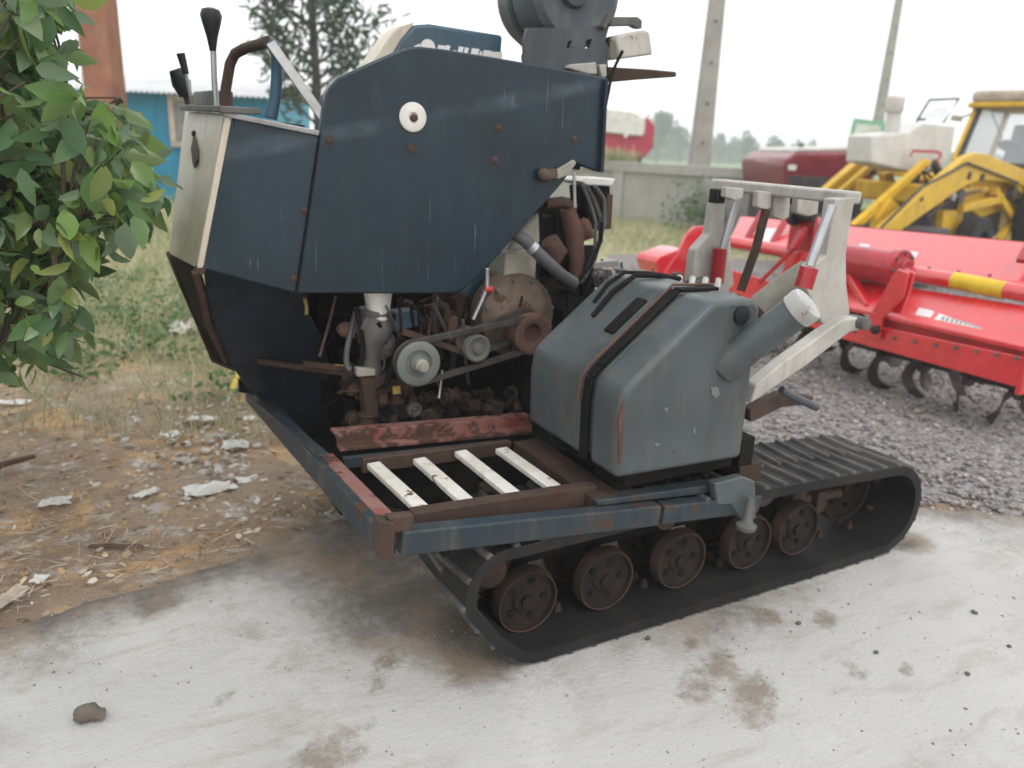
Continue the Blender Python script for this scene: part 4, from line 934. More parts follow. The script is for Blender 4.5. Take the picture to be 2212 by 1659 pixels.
for (a, b_, m_, r, v_) in (((725, 640), (690, 770), 'rust', .005, .9), ((658, 645), (662, 680), 'yellowtag', .006, .9), ((938, 635), (925, 725), 'rust', .005, .88), ((1128, 640), (1100, 760), 'black', .005, .8), ((1010, 640), (985, 760), 'black', .006, .9), ((860, 730), (830, 840), 'black', .008, .85), ((955, 800), (948, 860), 'chrome', .004, .75)):
    p, q = V(*a, v_), V(*b_, v_); part(MB().tube([p, p.lerp(q, .5) + Vector((.006, .01, 0)), q], r, 6), 'wire', m_)
part(MB().bar(V(655, 785, 1.0), V(745, 796, .98), .02, .018), 'link_bar', 'rustdark')
part(MB().prism(vpoly([(724, 787), (743, 788), (742, 801), (724, 800)], .975), (0, .004, 0)), 'link_tag', 'yellowtag')
hs = random.Random(5)
for k in range(16):
    x0, y0 = hs.uniform(740, 1010), hs.uniform(638, 700); x1, y1 = x0 + hs.uniform(-60, 130), y0 + hs.uniform(60, 190); v0 = hs.uniform(.82, 1.0)
    p, q = V(x0, y0, v0), V(min(x1, 1130), min(y1, 890), v0 + hs.uniform(-.04, .1)); m_ = (p + q) / 2 + Vector((hs.uniform(-.10, .10), hs.uniform(-.03, .03), -hs.uniform(.02, .10)))
    part(MB().tube([p * (1 - t_) ** 2 + m_ * 2 * t_ * (1 - t_) + q * t_ * t_ for t_ in [i / 9 for i in range(10)]], hs.choice((.004, .006, .008, .010)), 7), 'engine_hose', hs.choice(('black', 'hose', 'belt', 'black')))
# air filter tin, cone, manifold, hoses, radiator at the rear
fl = part(MB().prism(vpoly([(1092, 545), (1161, 535), (1158, 610), (1087, 622)], .90), (0, .14, 0)), 'filter_tin', 'filter', bevel=.01)
part(MB().prism(vpoly([(1166, 458), (1168, 520), (1160, 540), (1095, 545), (1110, 515)], .93), (0, .10, 0)), 'air_duct', 'filter', bevel=.012)
part(MB().tube([V(1112, 505, .86), V(1135, 520, .84), V(1170, 555, .82), V(1210, 592, .80), V(1240, 612, .82)], .024, 14), 'radiator_hose', 'hose')
part(MB().lathe(V(1150, 535, .83), (V(1170, 555, .82) - V(1135, 520, .84)), [(.027, -.012), (.027, .012)], 14), 'hose_clip', 'chrome')
mn = MB(); mn.tube([V(1178, 440, .95), V(1215, 436, .95), V(1240, 450, .95)], .022, 10).tube([V(1225, 450, .94), V(1240, 500, .94), V(1245, 560, .94), V(1243, 612, .94)], [.03, .04, .034, .022], 12).tube([V(1185, 520, .94), V(1200, 545, .94), V(1190, 575, .94)], [.04, .05, .03], 12).blob(V(1258, 500, .97), .05, 31, .4)
part(mn, 'exhaust_manifold', 'redbrown')
part(MB().prism(vpoly([(1170, 470), (1195, 465), (1200, 590), (1168, 600)], 1.02), (0, .15, 0)), 'engine_block', 'black', bevel=.01)
part(MB().prism(vpoly([(1196, 440), (1260, 430), (1262, 600), (1200, 620)], 1.08), (0, .12, 0)), 'engine_head', 'black', bevel=.01)
part(MB().bar(V(1240, 372, .79), V(1242, 448, .79), .010, .006, up=(0, 1, 0)), 'support_strap', 'chrome')
part(MB().bar(V(1172, 378, .78), V(1200, 374, .78), .03, .03, up=(0, 1, 0)).blob(V(1176, 378, .78), .026, 40, .3), 'latch', 'casting')
part(MB().prism(vpoly([(1198, 370), (1240, 345), (1246, 352), (1228, 378), (1204, 388)], .78), (0, .015, 0)), 'latch_plate', 'filter', bevel=.003)
rd = part(MB().prism(vpoly([(1262, 402), (1318, 402), (1322, 490), (1300, 500), (1270, 490)], 1.0), (0, .12, 0)), 'radiator', 'black', bevel=.006)
part(MB().prism(vpoly([(1256, 392), (1268, 384), (1330, 386), (1322, 402), (1266, 400)], .98), (0, .16, 0)), 'radiator_top', 'white', rd, bevel=.005)
part(MB().prism(vpoly([(1312, 420), (1324, 420), (1320, 495), (1308, 495)], .98), (0, .02, 0)), 'radiator_side', 'rust', rd)
for k, pts in enumerate((((1264, 400), (1282, 430), (1298, 470), (1296, 520), (1270, 580), (1255, 610)), ((1285, 402), (1305, 430), (1306, 480), (1285, 560), (1262, 600)), ((1258, 400), (1275, 440), (1287, 480), (1285, 540)), ((1300, 480), (1298, 520), (1275, 575), (1250, 605)))):
    part(MB().tube([V(x, y, .92 - .02 * k) for x, y in pts], [.010, .008, .007, .008][k], 8), 'rubber_hose', 'hose' if k < 3 else 'black')
rb = MB(); rb.prism(vpoly([(1280, 568), (1335, 562), (1340, 574), (1282, 582)], .95), (0, .05, 0)); part(rb, 'rear_plate', 'aludash', bevel=.003)
part(machinery(1290, 1520, 590, 618, .62, .75, 30, 31, .022), 'fitting_cluster', 'grey', bevel=.002)
part(MB().box((.62, .62, .5), (.95, .9, .78)), 'rear_gearbox', 'black', bevel=.02)
bk = MB()
for k in range(7): bk.bar(V(1385 + 28 * k, 590 + 2 * k, .62), V(1380 + 28 * k, 615 + 2 * k, .6), .018, .014, up=(0, 1, 0))
part(bk, 'cable_ends', 'white')

# --- cream lifting gate at the rear, with its two hydraulic rams
UG = 1.20
tbar = part(MB().bar(U(1549, 398, UG), U(1846, 428, UG), .075, .042), 'gate_top', 'cream2', bevel=.008)
pn = [(1806, 430), (1848, 426), (1838, 483), (1828, 549), (1829, 612), (1838, 690), (1820, 704), (1776, 700), (1742, 625), (1748, 585), (1760, 572), (1786, 554), (1793, 505)]
part(MB().prism(vpoly(pn, .085), (0, .05, 0)), 'gate_post', 'cream2', bevel=.005)
pf = [(1549, 404), (1568, 406), (1566, 470), (1562, 520), (1578, 520), (1586, 615), (1560, 640), (1490, 640), (1500, 560), (1504, 540), (1534, 506), (1544, 440)]
part(MB().prism(vpoly(pf, .76), (0, .05, 0)), 'gate_post', 'cream2', bevel=.005)
arm = [(1625, 846), (1640, 806), (1690, 735), (1826, 676), (1868, 684), (1874, 698), (1856, 714), (1836, 716), (1740, 790), (1624, 872)]
part(MB().prism(vpoly([(1622, 872), (1634, 832), (1690, 785), (1822, 690), (1868, 684), (1873, 698), (1856, 714), (1836, 718), (1740, 792)], .04), (0, .05, 0)), 'lift_arm', 'cream2', bevel=.006)
part(MB().lathe(V(1862, 698, .03), (0, -1, 0), [(.022, -.08), (.022, .02), (.012, .024)], 14), 'arm_pin', 'grey')
for v_, a, b_, c_, d_ in ((.05, (1797, 443), (1749, 575), (1748, 578), (1735, 622)), (.72, (1593, 424), (1560, 538), (1556, 536), (1548, 610))):
    rm = part(MB().tube([V(*a, v_), V(*b_, v_)], .016, 12).tube([V(a[0] + 6, a[1], v_), V(b_[0] + 6, b_[1], v_)], .008, 8), 'ram_rod', 'chrome')
    part(MB().tube([V(*c_, v_), V(*d_, v_)], .030, 14), 'ram_barrel', 'rotreddark', rm)
part(MB().tube([V(1655, 452, .42), V(1632, 540, .42), V(1600, 628, .42)], .017, 10), 'centre_rod', 'rustdark')
for x0, x1, y0, y1 in ((1571, 1608, 404, 434), (1640, 1668, 412, 455), (1674, 1708, 415, 476), (1724, 1770, 428, 468)):
    part(MB().prism(vpoly([(x0, y0), (x1, y0 + 3), (x1 - 3, y1 - 6), ((x0 + x1) / 2, y1), (x0 - 3, y1 - 8)], .42), (0, .03, 0)), 'gate_lug', 'cream2', bevel=.004)
for x0, x1, y0, y1 in ((1553, 1570, 408, 440), (1655, 1668, 417, 430), (1708, 1730, 425, 440), (1768, 1806, 432, 455)):
    part(MB().prism(vpoly([(x0, y0), (x1, y0 + 2), (x1 - 4, y1), (x0 - 4, y1)], .46), (0, .05, 0)), 'gate_pad', 'blackplastic', bevel=.004)
# rusty step below
part(MB().prism(vpoly([(1620, 885), (1690, 850), (1760, 858), (1748, 874), (1690, 880), (1640, 905), (1622, 912)], .10), (0, .04, 0)), 'rear_step', 'rust', bevel=.004)
part(MB().tube([V(1688, 842, .06), V(1725, 862, .05), V(1764, 880, .05)], .014, 10), 'step_bar', 'drum')
part(MB().box((.80, .06, .42), (.86, .5, .60)), 'rear_stay', 'black')
# ------------------------------------------------------------------ red rotary tiller behind the harvester
TO = Vector((3.75, 2.0, 0))
rt = thing('rotary_tiller', 'wide glossy red rotary tiller with curved blades, parked on the gravel', 'tiller', tuple(O + HU * TO.x + HVv * TO.y), HEAD)
def tpart(mb, name, m, parent=rt, **k):
    mb.v = [tuple(Vector(q) - TO) for q in mb.v]; return mb.build(name, M[m], parent, **k)
def quad3(a, b_, c_, d_, t_): return MB().prism([a, b_, c_, d_], t_)
tpart(MB().prism(upoly([(1788, 724), (1886, 702), (2213, 772), (2199, 838)], 3.50), (.012, 0, 0)), 'front_panel', 'rotred', bevel=.006)
tpart(MB().prism(upoly([(1850, 690), (1888, 684), (2216, 750), (2214, 774), (1884, 706)], 3.53), (.012, 0, 0)), 'front_step', 'rotreddark')
fa, fb2, fc_, fd = U(1800, 655, 3.50), U(2216, 750, 3.50), U(2219, 660, 3.74), U(1800, 596, 3.74)
ledge = tpart(quad3(fa, fb2, fc_, fd, (0, 0, -.03)), 'deck_ledge', 'rotred', bevel=.005)
nl = (fb2 - fa).cross(fd - fa).normalized(); nl = nl if nl.z > 0 else -nl
def on_ledge(x, y): return loc(at_plane(x, y, O + HU * fa.x + HVv * fa.y + ZZ * fa.z, HU * nl.x + HVv * nl.y + ZZ * nl.z))
dcl = MB()
for px in ([(1990, 640), (2128, 662), (2122, 676), (1985, 654)], [(2030, 677), (2132, 698), (2122, 712), (2018, 690)], [(1985, 665), (2020, 672), (2010, 686), (1977, 680)], [(2138, 700), (2216, 716), (2216, 728), (2130, 712)], [(2150, 662), (2216, 672), (2216, 684), (2146, 672)]):
    dcl.prism([on_ledge(x, y) - nl * .001 for x, y in px], nl * .003)
tpart(dcl, 'white_decal', 'decal', ledge)
dt_ = MB()
for k in range(9): dt_.prism([on_ledge(x, y) + nl * .002 for x, y in ((2036 + k * 10, 684 + k * 2.1), (2042 + k * 10, 685.3 + k * 2.1), (2038 + k * 10, 693 + k * 2.1), (2032 + k * 10, 691.7 + k * 2.1))], nl * .002)
tpart(dt_, 'blurred_print', 'decaltext', ledge)
q0, q1 = U(1560, 519, 3.76), U(2225, 636, 3.76)
tb = tpart(MB().tube([q0, q1], .052, 20), 'cross_tube', 'rotred')
tpart(MB().tube([U(2061, 606, 3.76), U(2174, 628, 3.76)], .0545, 20), 'yellow_band', 'bandyellow', tb)
gb = MB().tube([U(1822, 562, 3.70), U(1938, 580, 3.70)], .115, 26).lathe(U(1940, 580, 3.70), (0, -1, 0), [(.13, -.03), (.13, .03), (.07, .035), (.07, .07)], 24)
g_ = tpart(gb, 'gearbox', 'rotreddark', bevel=.008)
bb = MB()
for k in range(8):
    a = k * PI / 4; bb.lathe(U(1940, 580, 3.70) + Vector((math.cos(a) * .105, 0, math.sin(a) * .105)), (0, -1, 0), [(.012, .03), (.012, .045)], 6)
tpart(bb, 'flange_bolts', 'grey', g_)
ha, hb, hc_, hd = U(1570, 530, 3.80), U(2222, 612, 3.80), U(2222, 523, 4.22), U(1600, 466, 4.22)
hood = tpart(quad3(ha, hb, hc_, hd, (0, 0, -.02)), 'hood', 'rotred', bevel=.01)
tpart(MB().prism([hd, hc_, hc_ + Vector((.12, 0, -.30)), hd + Vector((.12, 0, -.30))], (.015, 0, 0)), 'rear_flap', 'rotreddark')
nh = (hb - ha).cross(hd - ha).normalized(); nh = nh if nh.z > 0 else -nh
def on_hood(x, y): return loc(at_plane(x, y, O + HU * ha.x + HVv * ha.y + ZZ * ha.z, HU * nh.x + HVv * nh.y + ZZ * nh.z))
dcl = MB()
for px in ([(1652, 494), (1694, 494), (1668, 522), (1640, 526)], [(1936, 540), (1984, 546), (1978, 558), (1962, 562), (1952, 568), (1938, 556)], [(1858, 527), (1880, 530), (1876, 538), (1855, 536)], [(1832, 534), (1850, 536), (1846, 556), (1830, 552)], [(1898, 538), (1904, 539), (1902, 547), (1896, 546)]):
    dcl.prism([on_hood(x, y) + nh * .001 for x, y in px], nh * .003)
tpart(dcl, 'hood_decal', 'decal', hood)
for px in (((1600, 540), (1650, 452)), ((1660, 540), (1700, 470)), ((2205, 565), (2235, 505))): tpart(MB().bar(U(*px[0], 3.86), U(*px[1], 4.1), .05, .03), 'hood_brace', 'rotreddark', bevel=.005)
for k in range(9):
    x_ = 1845 + k * 44; q = U(x_, 716 + (x_ - 1845) * .163, 3.497); tpart(MB().lathe(q, (-1, 0, 0), [(.013, 0), (.013, .010), (.006, .012)], 6), 'bolt', 'grey')
for k in range(7):
    q = ha.lerp(hb, .42 + k * .08); tpart(MB().lathe(q + Vector((.03, 0, .012)), (0, 0, 1), [(.012, 0), (.012, .010), (.005, .012)], 6), 'bolt', 'grey')
# ends
vR = fb2.y
tpart(MB().prism([Vector((3.49, vR - .03, .28)), Vector((3.49, vR - .03, .52)), Vector((3.74, vR - .03, .64)), Vector((4.2, vR - .03, .80)), Vector((4.25, vR - .03, .45)), Vector((3.9, vR - .03, .26))], (0, .03, 0)), 'side_plate', 'rotred', bevel=.006)
vL = U(1505, 545, 3.62).y
tpart(MB().prism(vpoly([(1436, 590), (1466, 545), (1484, 506), (1500, 490), (1522, 488), (1535, 500), (1534, 516), (1516, 528), (1506, 545), (1503, 600), (1480, 612)], vL), (0, .03, 0)), 'side_plate', 'rotred', bevel=.006)
tpart(MB().prism([V(x, y, vL + .02) for x, y in ((1416, 566), (1425, 554), (1470, 538), (1492, 540), (1470, 588), (1424, 592))], (0, .28, 0)), 'end_cover', 'rotred', bevel=.008)
tpart(MB().prism(upoly([(1440, 588), (1500, 590), (1600, 640), (1790, 724), (1790, 660), (1640, 600), (1500, 560)], 3.52), (.015, 0, 0)), 'front_guard', 'rotred', bevel=.006)
# three point hitch
tpart(MB().prism(upoly([(1696, 556), (1704, 500), (1714, 452), (1756, 452), (1762, 480), (1748, 552)], 3.66), (.03, 0, 0)), 'mast_plate', 'rotreddark', bevel=.006)
tpart(MB().prism(upoly([(1722, 556), (1745, 470), (1768, 470), (1775, 556)], 3.78), (.03, 0, 0)), 'mast_plate', 'rotred', bevel=.006)
tpart(MB().lathe(U(1728, 462, 3.62), (0, -1, 0), [(.05, -.12), (.05, .12), (.03, .13)], 16).lathe(U(1715, 470, 3.6), (0, -1, 0), [(.06, -.02), (.06, .02)], 14), 'top_pin', 'blackplastic')
tpart(MB().bar(U(1738, 490, 3.62), U(1712, 540, 3.55), .06, .04).bar(U(1712, 540, 3.55), U(1640, 612, 3.45), .035, .03), 'link_arm', 'rotreddark', bevel=.005)
tpart(MB().prism(upoly([(1700, 540), (1760, 548), (1756, 600), (1700, 640), (1640, 640), (1690, 585)], 3.60), (.03, 0, 0)), 'hitch_frame', 'rotred', bevel=.006)
for dx in (0, 36):
    tpart(MB().prism(upoly([(1938 + dx * .4, 580), (1962 + dx * .4, 590), (1950 + dx * .3, 640), (1905 + dx, 690), (1898 + dx, 735), (1874 + dx, 730), (1872 + dx, 690), (1894 + dx, 655)], 3.46 + dx * .002), (.022, 0, 0)), 'hitch_hook', 'rotred', bevel=.006)
tpart(MB().lathe(U(1892, 712, 3.44), (-1, 0, 0), [(.03, -.01), (.03, .02), (.015, .03)], 12), 'hitch_pin', 'blackplastic')
tpart(MB().bar(U(1832, 590, 3.66), U(1876, 662, 3.56), .06, .05), 'lower_strut', 'rotred', bevel=.006)
# rotor and blades
rz = .262
rot = tpart(MB().tube([(3.80, vR + .02, rz), (3.80, vL - .1, rz)], .045, 14), 'rotor_shaft', 'tine')
nfl = 9
def blade(vv, a, side):
    pts = []
    for k in range(8):
        s_ = k / 7; r = .06 + .20 * min(1, s_ * 1.35) ** .8; ang = a + .95 * s_ ** 1.6
        pts.append(Vector((3.80 + r * math.cos(ang), vv + side * max(0, s_ - .55) * .22, rz + r * math.sin(ang))))
    mb = MB(); vs = []
    for i, p in enumerate(pts):
        t_ = (pts[min(i + 1, 7)] - pts[max(i - 1, 0)]).normalized(); ww = .026 + .012 * math.sin(i / 7 * PI)
        rad = Vector((p.x - 3.80, 0, p.z - rz)).normalized(); s2_ = t_.cross(Vector((0, 1, 0))).normalized(); wv = (s2_ * (1 - .6 * i / 7) + Vector((0, side * .8 * i / 7, 0))).normalized(); th = t_.cross(wv).normalized() * .004
        vs += [p - wv * ww - th, p + wv * ww - th, p + wv * ww + th, p - wv * ww + th]
    mb.add(vs, [(4 * i + k, 4 * i + (k + 1) % 4, 4 * i + 4 + (k + 1) % 4, 4 * i + 4 + k) for i in range(7) for k in range(4)] + [(0, 1, 2, 3), (28, 29, 30, 31)])
    return mb
for i in range(nfl):
    vv = vR + .12 + (vL - vR - .4) * i / (nfl - 1)
    fl_ = tpart(MB().lathe((3.80, vv, rz), (0, 1, 0), [(.095, -.006), (.095, .006)], 20), 'rotor_flange', 'tine')
    for k in range(4):
        tpart(blade(vv + (.012 if k % 2 else -.012), k * PI / 2 + i * .62 - 1.2, 1 if k % 2 else -1), 'tine_blade', 'tine', fl_)

# ------------------------------------------------------------------ yellow backhoe loader
fw = Vector((-.75, -.66, 0)).normalized(); ltv = Vector((-fw.y, fw.x, 0)) ; ltv = ltv if ltv.x > 0 else -ltv
PN = at_Y(2110, 345, 11.3)
def LW(x, y, s_): return at_plane(x, y, PN - ltv * s_, ltv)
def lpoly(px, s_): return [LW(x, y, s_) for x, y in px]
ctr = PN - ltv * .65 - fw * 1.0; lang = math.atan2(fw.y, fw.x)
bl = thing('backhoe_loader', 'yellow loader tractor with white bonnet and cab, arms lowered behind the red tiller', 'loader', (ctr.x, ctr.y, 0), lang)
def lpart(mb, name, m, parent=bl, **k): return mb.build(name, M[m], parent, world=True, **k)
T_ = -ltv * .11
lpart(MB().prism(lpoly([(1868, 528), (2087, 339), (2110, 330), (2134, 333), (2160, 345), (2240, 376), (2240, 408), (2170, 392), (2118, 388), (2085, 402), (2052, 424), (1966, 485), (1915, 528)], 0), T_), 'loader_arm', 'jcb', bevel=.012)
lpart(MB().lathe(LW(2093, 379, 0), ltv, [(.055, -.01), (.055, .02), (.02, .03)], 16).lathe(LW(2120, 383, 0), ltv, [(.05, -.01), (.05, .03)], 14).lathe(LW(1990, 430, 0), ltv, [(.03, -.01), (.03, .02)], 12), 'arm_pin', 'jcbdark')
SF = 1.28
lpart(MB().prism(lpoly([(1780, 414), (1868, 338), (1880, 338), (1884, 350), (1800, 420)], SF), T_), 'loader_arm', 'jcb', bevel=.01)
lpart(MB().prism(lpoly([(1882, 352), (1910, 342), (1938, 323), (1946, 324), (1984, 344), (1995, 366), (1950, 382), (1908, 380), (1884, 374)], SF), T_), 'arm_knee', 'jcb', bevel=.01)
lpart(MB().prism(lpoly([(1812, 416), (1878, 359), (1887, 364), (1828, 420)], SF - .15), T_ * .7), 'link_bar', 'jcb', bevel=.008)
lpart(MB().prism(lpoly([(1846, 486), (2004, 343), (2014, 350), (1866, 486)], .28), T_ * .7), 'link_bar', 'jcb', bevel=.008)
lpart(MB().prism(lpoly([(1896, 470), (1925, 430), (1942, 440), (1944, 470), (1930, 490), (1890, 500)], .24), T_ * .8), 'bucket_bracket', 'jcb', bevel=.008)
xa, xb = LW(1846, 406, SF - .1), LW(2040, 424, .1)
lpart(MB().bar(xa, xb, .30, .26), 'cross_beam', 'jcb', bevel=.03)
lpart(MB().prism(lpoly([(1912, 375), (1928, 372), (1936, 396), (1914, 400)], .9), -ltv * .1), 'beam_bracket', 'jcb', bevel=.006)
for (a, b_, s_) in (((1990, 346), (1975, 400), .9), ((2016, 350), (2040, 400), .5)):
    lpart(MB().bar(LW(*a, s_), LW(*b_, s_), .09, .09), 'tilt_link', 'jcbdark', bevel=.008)
for x, y, s_, r in ((1878, 345, SF, .05), (1884, 372, SF, .05), (1906, 384, SF - .1, .04), (1996, 356, .5, .06), (2014, 398, .4, .06), (1965, 378, .8, .05)):
    lpart(MB().lathe(LW(x, y, s_) + ltv * .01, ltv, [(r, -.02), (r, .03), (r * .5, .04)], 12), 'pivot_pin', 'jcbdark')
# hydraulic rams
for s_ in (.22, SF - .2):
    d0 = (LW(2122, 398, 0) - LW(2122, 398, 0))
    lpart(MB().tube([LW(2120, 402, 0) - ltv * s_, LW(2230, 378, 0) - ltv * s_], .065, 14), 'lift_ram', 'jcb')
lpart(MB().prism(lpoly([(2082, 392), (2150, 372), (2240, 380), (2240, 470), (2170, 452), (2120, 470), (2086, 446), (2066, 424)], .20), T_ * .6), 'tower_plate', 'jcb', bevel=.012)
lpart(MB().prism(lpoly([(2110, 400), (2240, 396), (2240, 540), (2180, 540)], .45), T_ * .6), 'tower_plate', 'jcb', bevel=.012)
rr = lpart(MB().tube([LW(2055, 418, .16), LW(2128, 408, .16)], .055, 14), 'ram_sleeve', 'jcb')
for k, (a, b_, c_, s_) in enumerate((((1895, 500), (1990, 410), (2090, 352), -.02), ((2090, 352), (2130, 372), (2200, 395), -.03), ((2000, 470), (2060, 430), (2120, 410), .0), ((1985, 362), (2015, 390), (2060, 395), .4), ((1930, 340), (1990, 372), (2010, 410), .7))):
    lpart(MB().tube([LW(*a, s_), LW(*b_, s_) + ZZ * .03, LW(*c_, s_)], .018, 8), 'hydraulic_hose', 'blackplastic')
# front frame, tower, braces, dark engine mass
g0 = PN - ltv * .65; 
def LP3(f_, s_, z_): return Vector((g0.x, g0.y, 0)) + fw * f_ + ltv * s_ + ZZ * z_
def lbox(f0, f1, s0, s1, z0, z1):
    return MB().add([LP3(f, s_, z) for z in (z0, z1) for f, s_ in ((f0, s0), (f1, s0), (f1, s1), (f0, s1))], [(0, 3, 2, 1), (4, 5, 6, 7), (0, 1, 5, 4), (1, 2, 6, 5), (2, 3, 7, 6), (3, 0, 4, 7)])
lpart(lbox(-2.2, .55, -.42, .42, .45, 1.05), 'chassis', 'jcbdark', bevel=.03)
lpart(MB().prism(lpoly([(2040, 455), (2082, 455), (2070, 540), (2030, 540)], .12), -ltv * .12), 'front_post', 'jcb', bevel=.01)
lpart(MB().prism(lpoly([(2012, 440), (2034, 440), (2026, 520), (2004, 520)], .3), -ltv * .1), 'grey_post', 'filter', bevel=.01)
for (a, b_) in (((2148, 412), (2216, 520)), ((2226, 430), (2155, 520)), ((2075, 450), (2160, 430)), ((2180, 380), (2240, 470))): lpart(MB().bar(LW(*a, .08), LW(*b_, .08), .10, .11), 'frame_brace', 'jcb', bevel=.01)
lpart(MB().lathe(LW(2068, 424, .05), ltv, [(.11, -.05), (.11, .06), (.05, .07)], 16).lathe(LW(2185, 418, .05), ltv, [(.1, -.05), (.1, .06), (.05, .07)], 16), 'lamp_pod', 'jcbdark')
lpart(MB().lathe(LW(2052, 425, .02), ltv, [(.06, -.05), (.06, .06), (.02, .07)], 16), 'pod_cap', 'filter')
def tyre(f_, s_, r, w_):
    c_ = LP3(f_, s_, r); ty = lpart(MB().lathe(c_, ltv, [(r * .55, -w_ / 2), (r * .92, -w_ / 2), (r, -w_ * .35), (r, w_ * .35), (r * .92, w_ / 2), (r * .55, w_ / 2)], 32, cap=False), 'wheel', 'rubber')
    lpart(MB().lathe(c_, ltv, [(r * .56, -w_ * .35), (r * .56, w_ * .35), (r * .4, w_ * .2), (r * .15, w_ * .3)], 24), 'rim', 'jcb', ty)
for s_ in (-.75, .75): tyre(-.2, s_, .42, .28); tyre(-2.7, s_ * 1.15, .72, .42)
lpart(lbox(1.35, 1.95, -1.0, 1.0, .1, .75), 'bucket', 'jcbdark', bevel=.03)
# bonnet
lpart(MB().prism(lpoly([(1880, 352), (1886, 292), (1964, 284), (1992, 264), (2034, 268), (2066, 272), (2058, 320), (2038, 372), (1960, 372)], .52), -ltv * .34), 'bonnet', 'offwhite', bevel=.03)
mb = MB(); pk = [(1966, 338), (1972, 326), (2024, 328), (2034, 334), (2022, 350)]
for a, b_ in zip(pk, pk[1:]): mb.bar(LW(*a, .297), LW(*b_, .297), .006, .04, up=(0, 0, 1))
lpart(mb, 'red_pinstripe', 'pinkred')
xk = MB().tube([LW(1915, 350, .62), LW(1924, 300, .62), LW(1933, 235, .62)], [.10, .095, .095], 18).lathe(LW(1934, 222, .62), (0, 0, 1), [(.10, -.12), (.115, -.1), (.115, .06), (.09, .09)], 20)
xo = lpart(xk, 'intake_stack', 'offwhite')
lpart(MB().bar(LW(1944, 220, .62), LW(1966, 221, .62), .13, .13), 'stack_mouth', 'blackplastic', xo, bevel=.006)
lpart(MB().bar(LW(1936, 252, .6), LW(1944, 254, .6), .08, .12), 'stack_clamp', 'filter', xo, bevel=.006)
# guard frame and louvre behind the bonnet
lpart(MB().tube([LW(1980, 262, .8), LW(2008, 216, .8), LW(2072, 213, .8), LW(2038, 264, .8)], .018, 8).tube([LW(1984, 258, .8), LW(1998, 258, .8)], .018, 8), 'guard_frame', 'jcbdark')
lpart(MB().prism(lpoly([(1999, 257), (2019, 230), (2053, 230), (2035, 258)], .8), -ltv * .02), 'guard_screen', 'cabglass')
lpart(MB().bar(LW(2056, 254, .25), LW(2078, 257, .25), .03, .075), 'mirror', 'filter', bevel=.012)
lpart(MB().tube([LW(2076, 255, .25), LW(2098, 246, .2)], .012, 8), 'mirror_arm', 'jcbdark')
# cab
PT, PB = LW(2112, 226, 1.25), LW(2060, 348, 1.25); CWD = 1.36
bk = -fw * 1.7
lpart(MB().prism([PT + fw * .2 - ltv * .06 + ZZ * .02, PT + fw * .2 + ltv * (CWD + .06) + ZZ * .02, PT + bk + ltv * (CWD + .06) + ZZ * .02, PT + bk - ltv * .06 + ZZ * .02], ZZ * .20), 'cab_roof', 'beige', bevel=.07, seg=3)
lpart(MB().prism([PT + fw * .22 - ltv * .08 - ZZ * .06, PT + fw * .22 + ltv * (CWD + .08) - ZZ * .06, PT + bk + ltv * (CWD + .08) - ZZ * .06, PT + bk - ltv * .08 - ZZ * .06], ZZ * .085), 'roof_rim', 'jcb', bevel=.02)
for s_ in (0, CWD):
    lpart(MB().bar(PT + ltv * s_, PB + ltv * s_, .07, .09), 'cab_pillar', 'jcb', bevel=.01)
    lpart(MB().bar(PT + ltv * (s_ + (.07 if s_ == 0 else -.07)), PB + ltv * (s_ + (.08 if s_ == 0 else -.08)), .06, .10), 'pillar_seal', 'jcbdark', bevel=.01)
    lpart(MB().bar(PT - fw * 1.5 + ltv * s_, PB - fw * 1.6 + ltv * s_, .08, .12), 'cab_pillar', 'jcb', bevel=.01)
    lpart(MB().prism([PT + ltv * s_ - fw * .05, PT + ltv * s_ - fw * 1.46, PB + ltv * s_ - fw * 1.56, PB + ltv * s_ - fw * .05], ltv * .006), 'side_window', 'cabglass')
lpart(MB().prism([PT + ltv * .1, PT + ltv * (CWD - .1), PB + ltv * (CWD - .1), PB + ltv * .1], -fw * .008), 'windscreen', 'cabglass')
lpart(MB().tube([PT + ltv * .25 + fw * .02 - ZZ * .12, PT + ltv * .5 + fw * .03 - ZZ * .55], .012, 6), 'wiper', 'jcbdark')
mi_ = PB - fw * .9 + ltv * CWD * .5
lpart(MB().bar(mi_ + ZZ * -.25, mi_ + ZZ * .05, .55, .5, up=fw).bar(mi_ - fw * .25, mi_ - fw * .32 + ZZ * .65, .5, .14, up=fw), 'cab_seat', 'hose', bevel=.04)
lpart(MB().prism([PB + fw * .06 - ZZ * .02, PB + fw * .06 + ltv * CWD - ZZ * .02, PB - fw * 1.65 + ltv * CWD - ZZ * .02, PB - fw * 1.65 - ZZ * .02], ZZ * -.6), 'cab_base', 'jcbdark', bevel=.03)
mi2 = PB + ltv * CWD * .5 - fw * .2
lpart(MB().tube([mi2 - ZZ * .1, mi2 - fw * .2 + ZZ * .28], .03, 8).lathe(mi2 - fw * .2 + ZZ * .28, -fw * .5 + ZZ, [(.19, -.01), (.19, .01)], 18), 'steering_column', 'jcbdark')

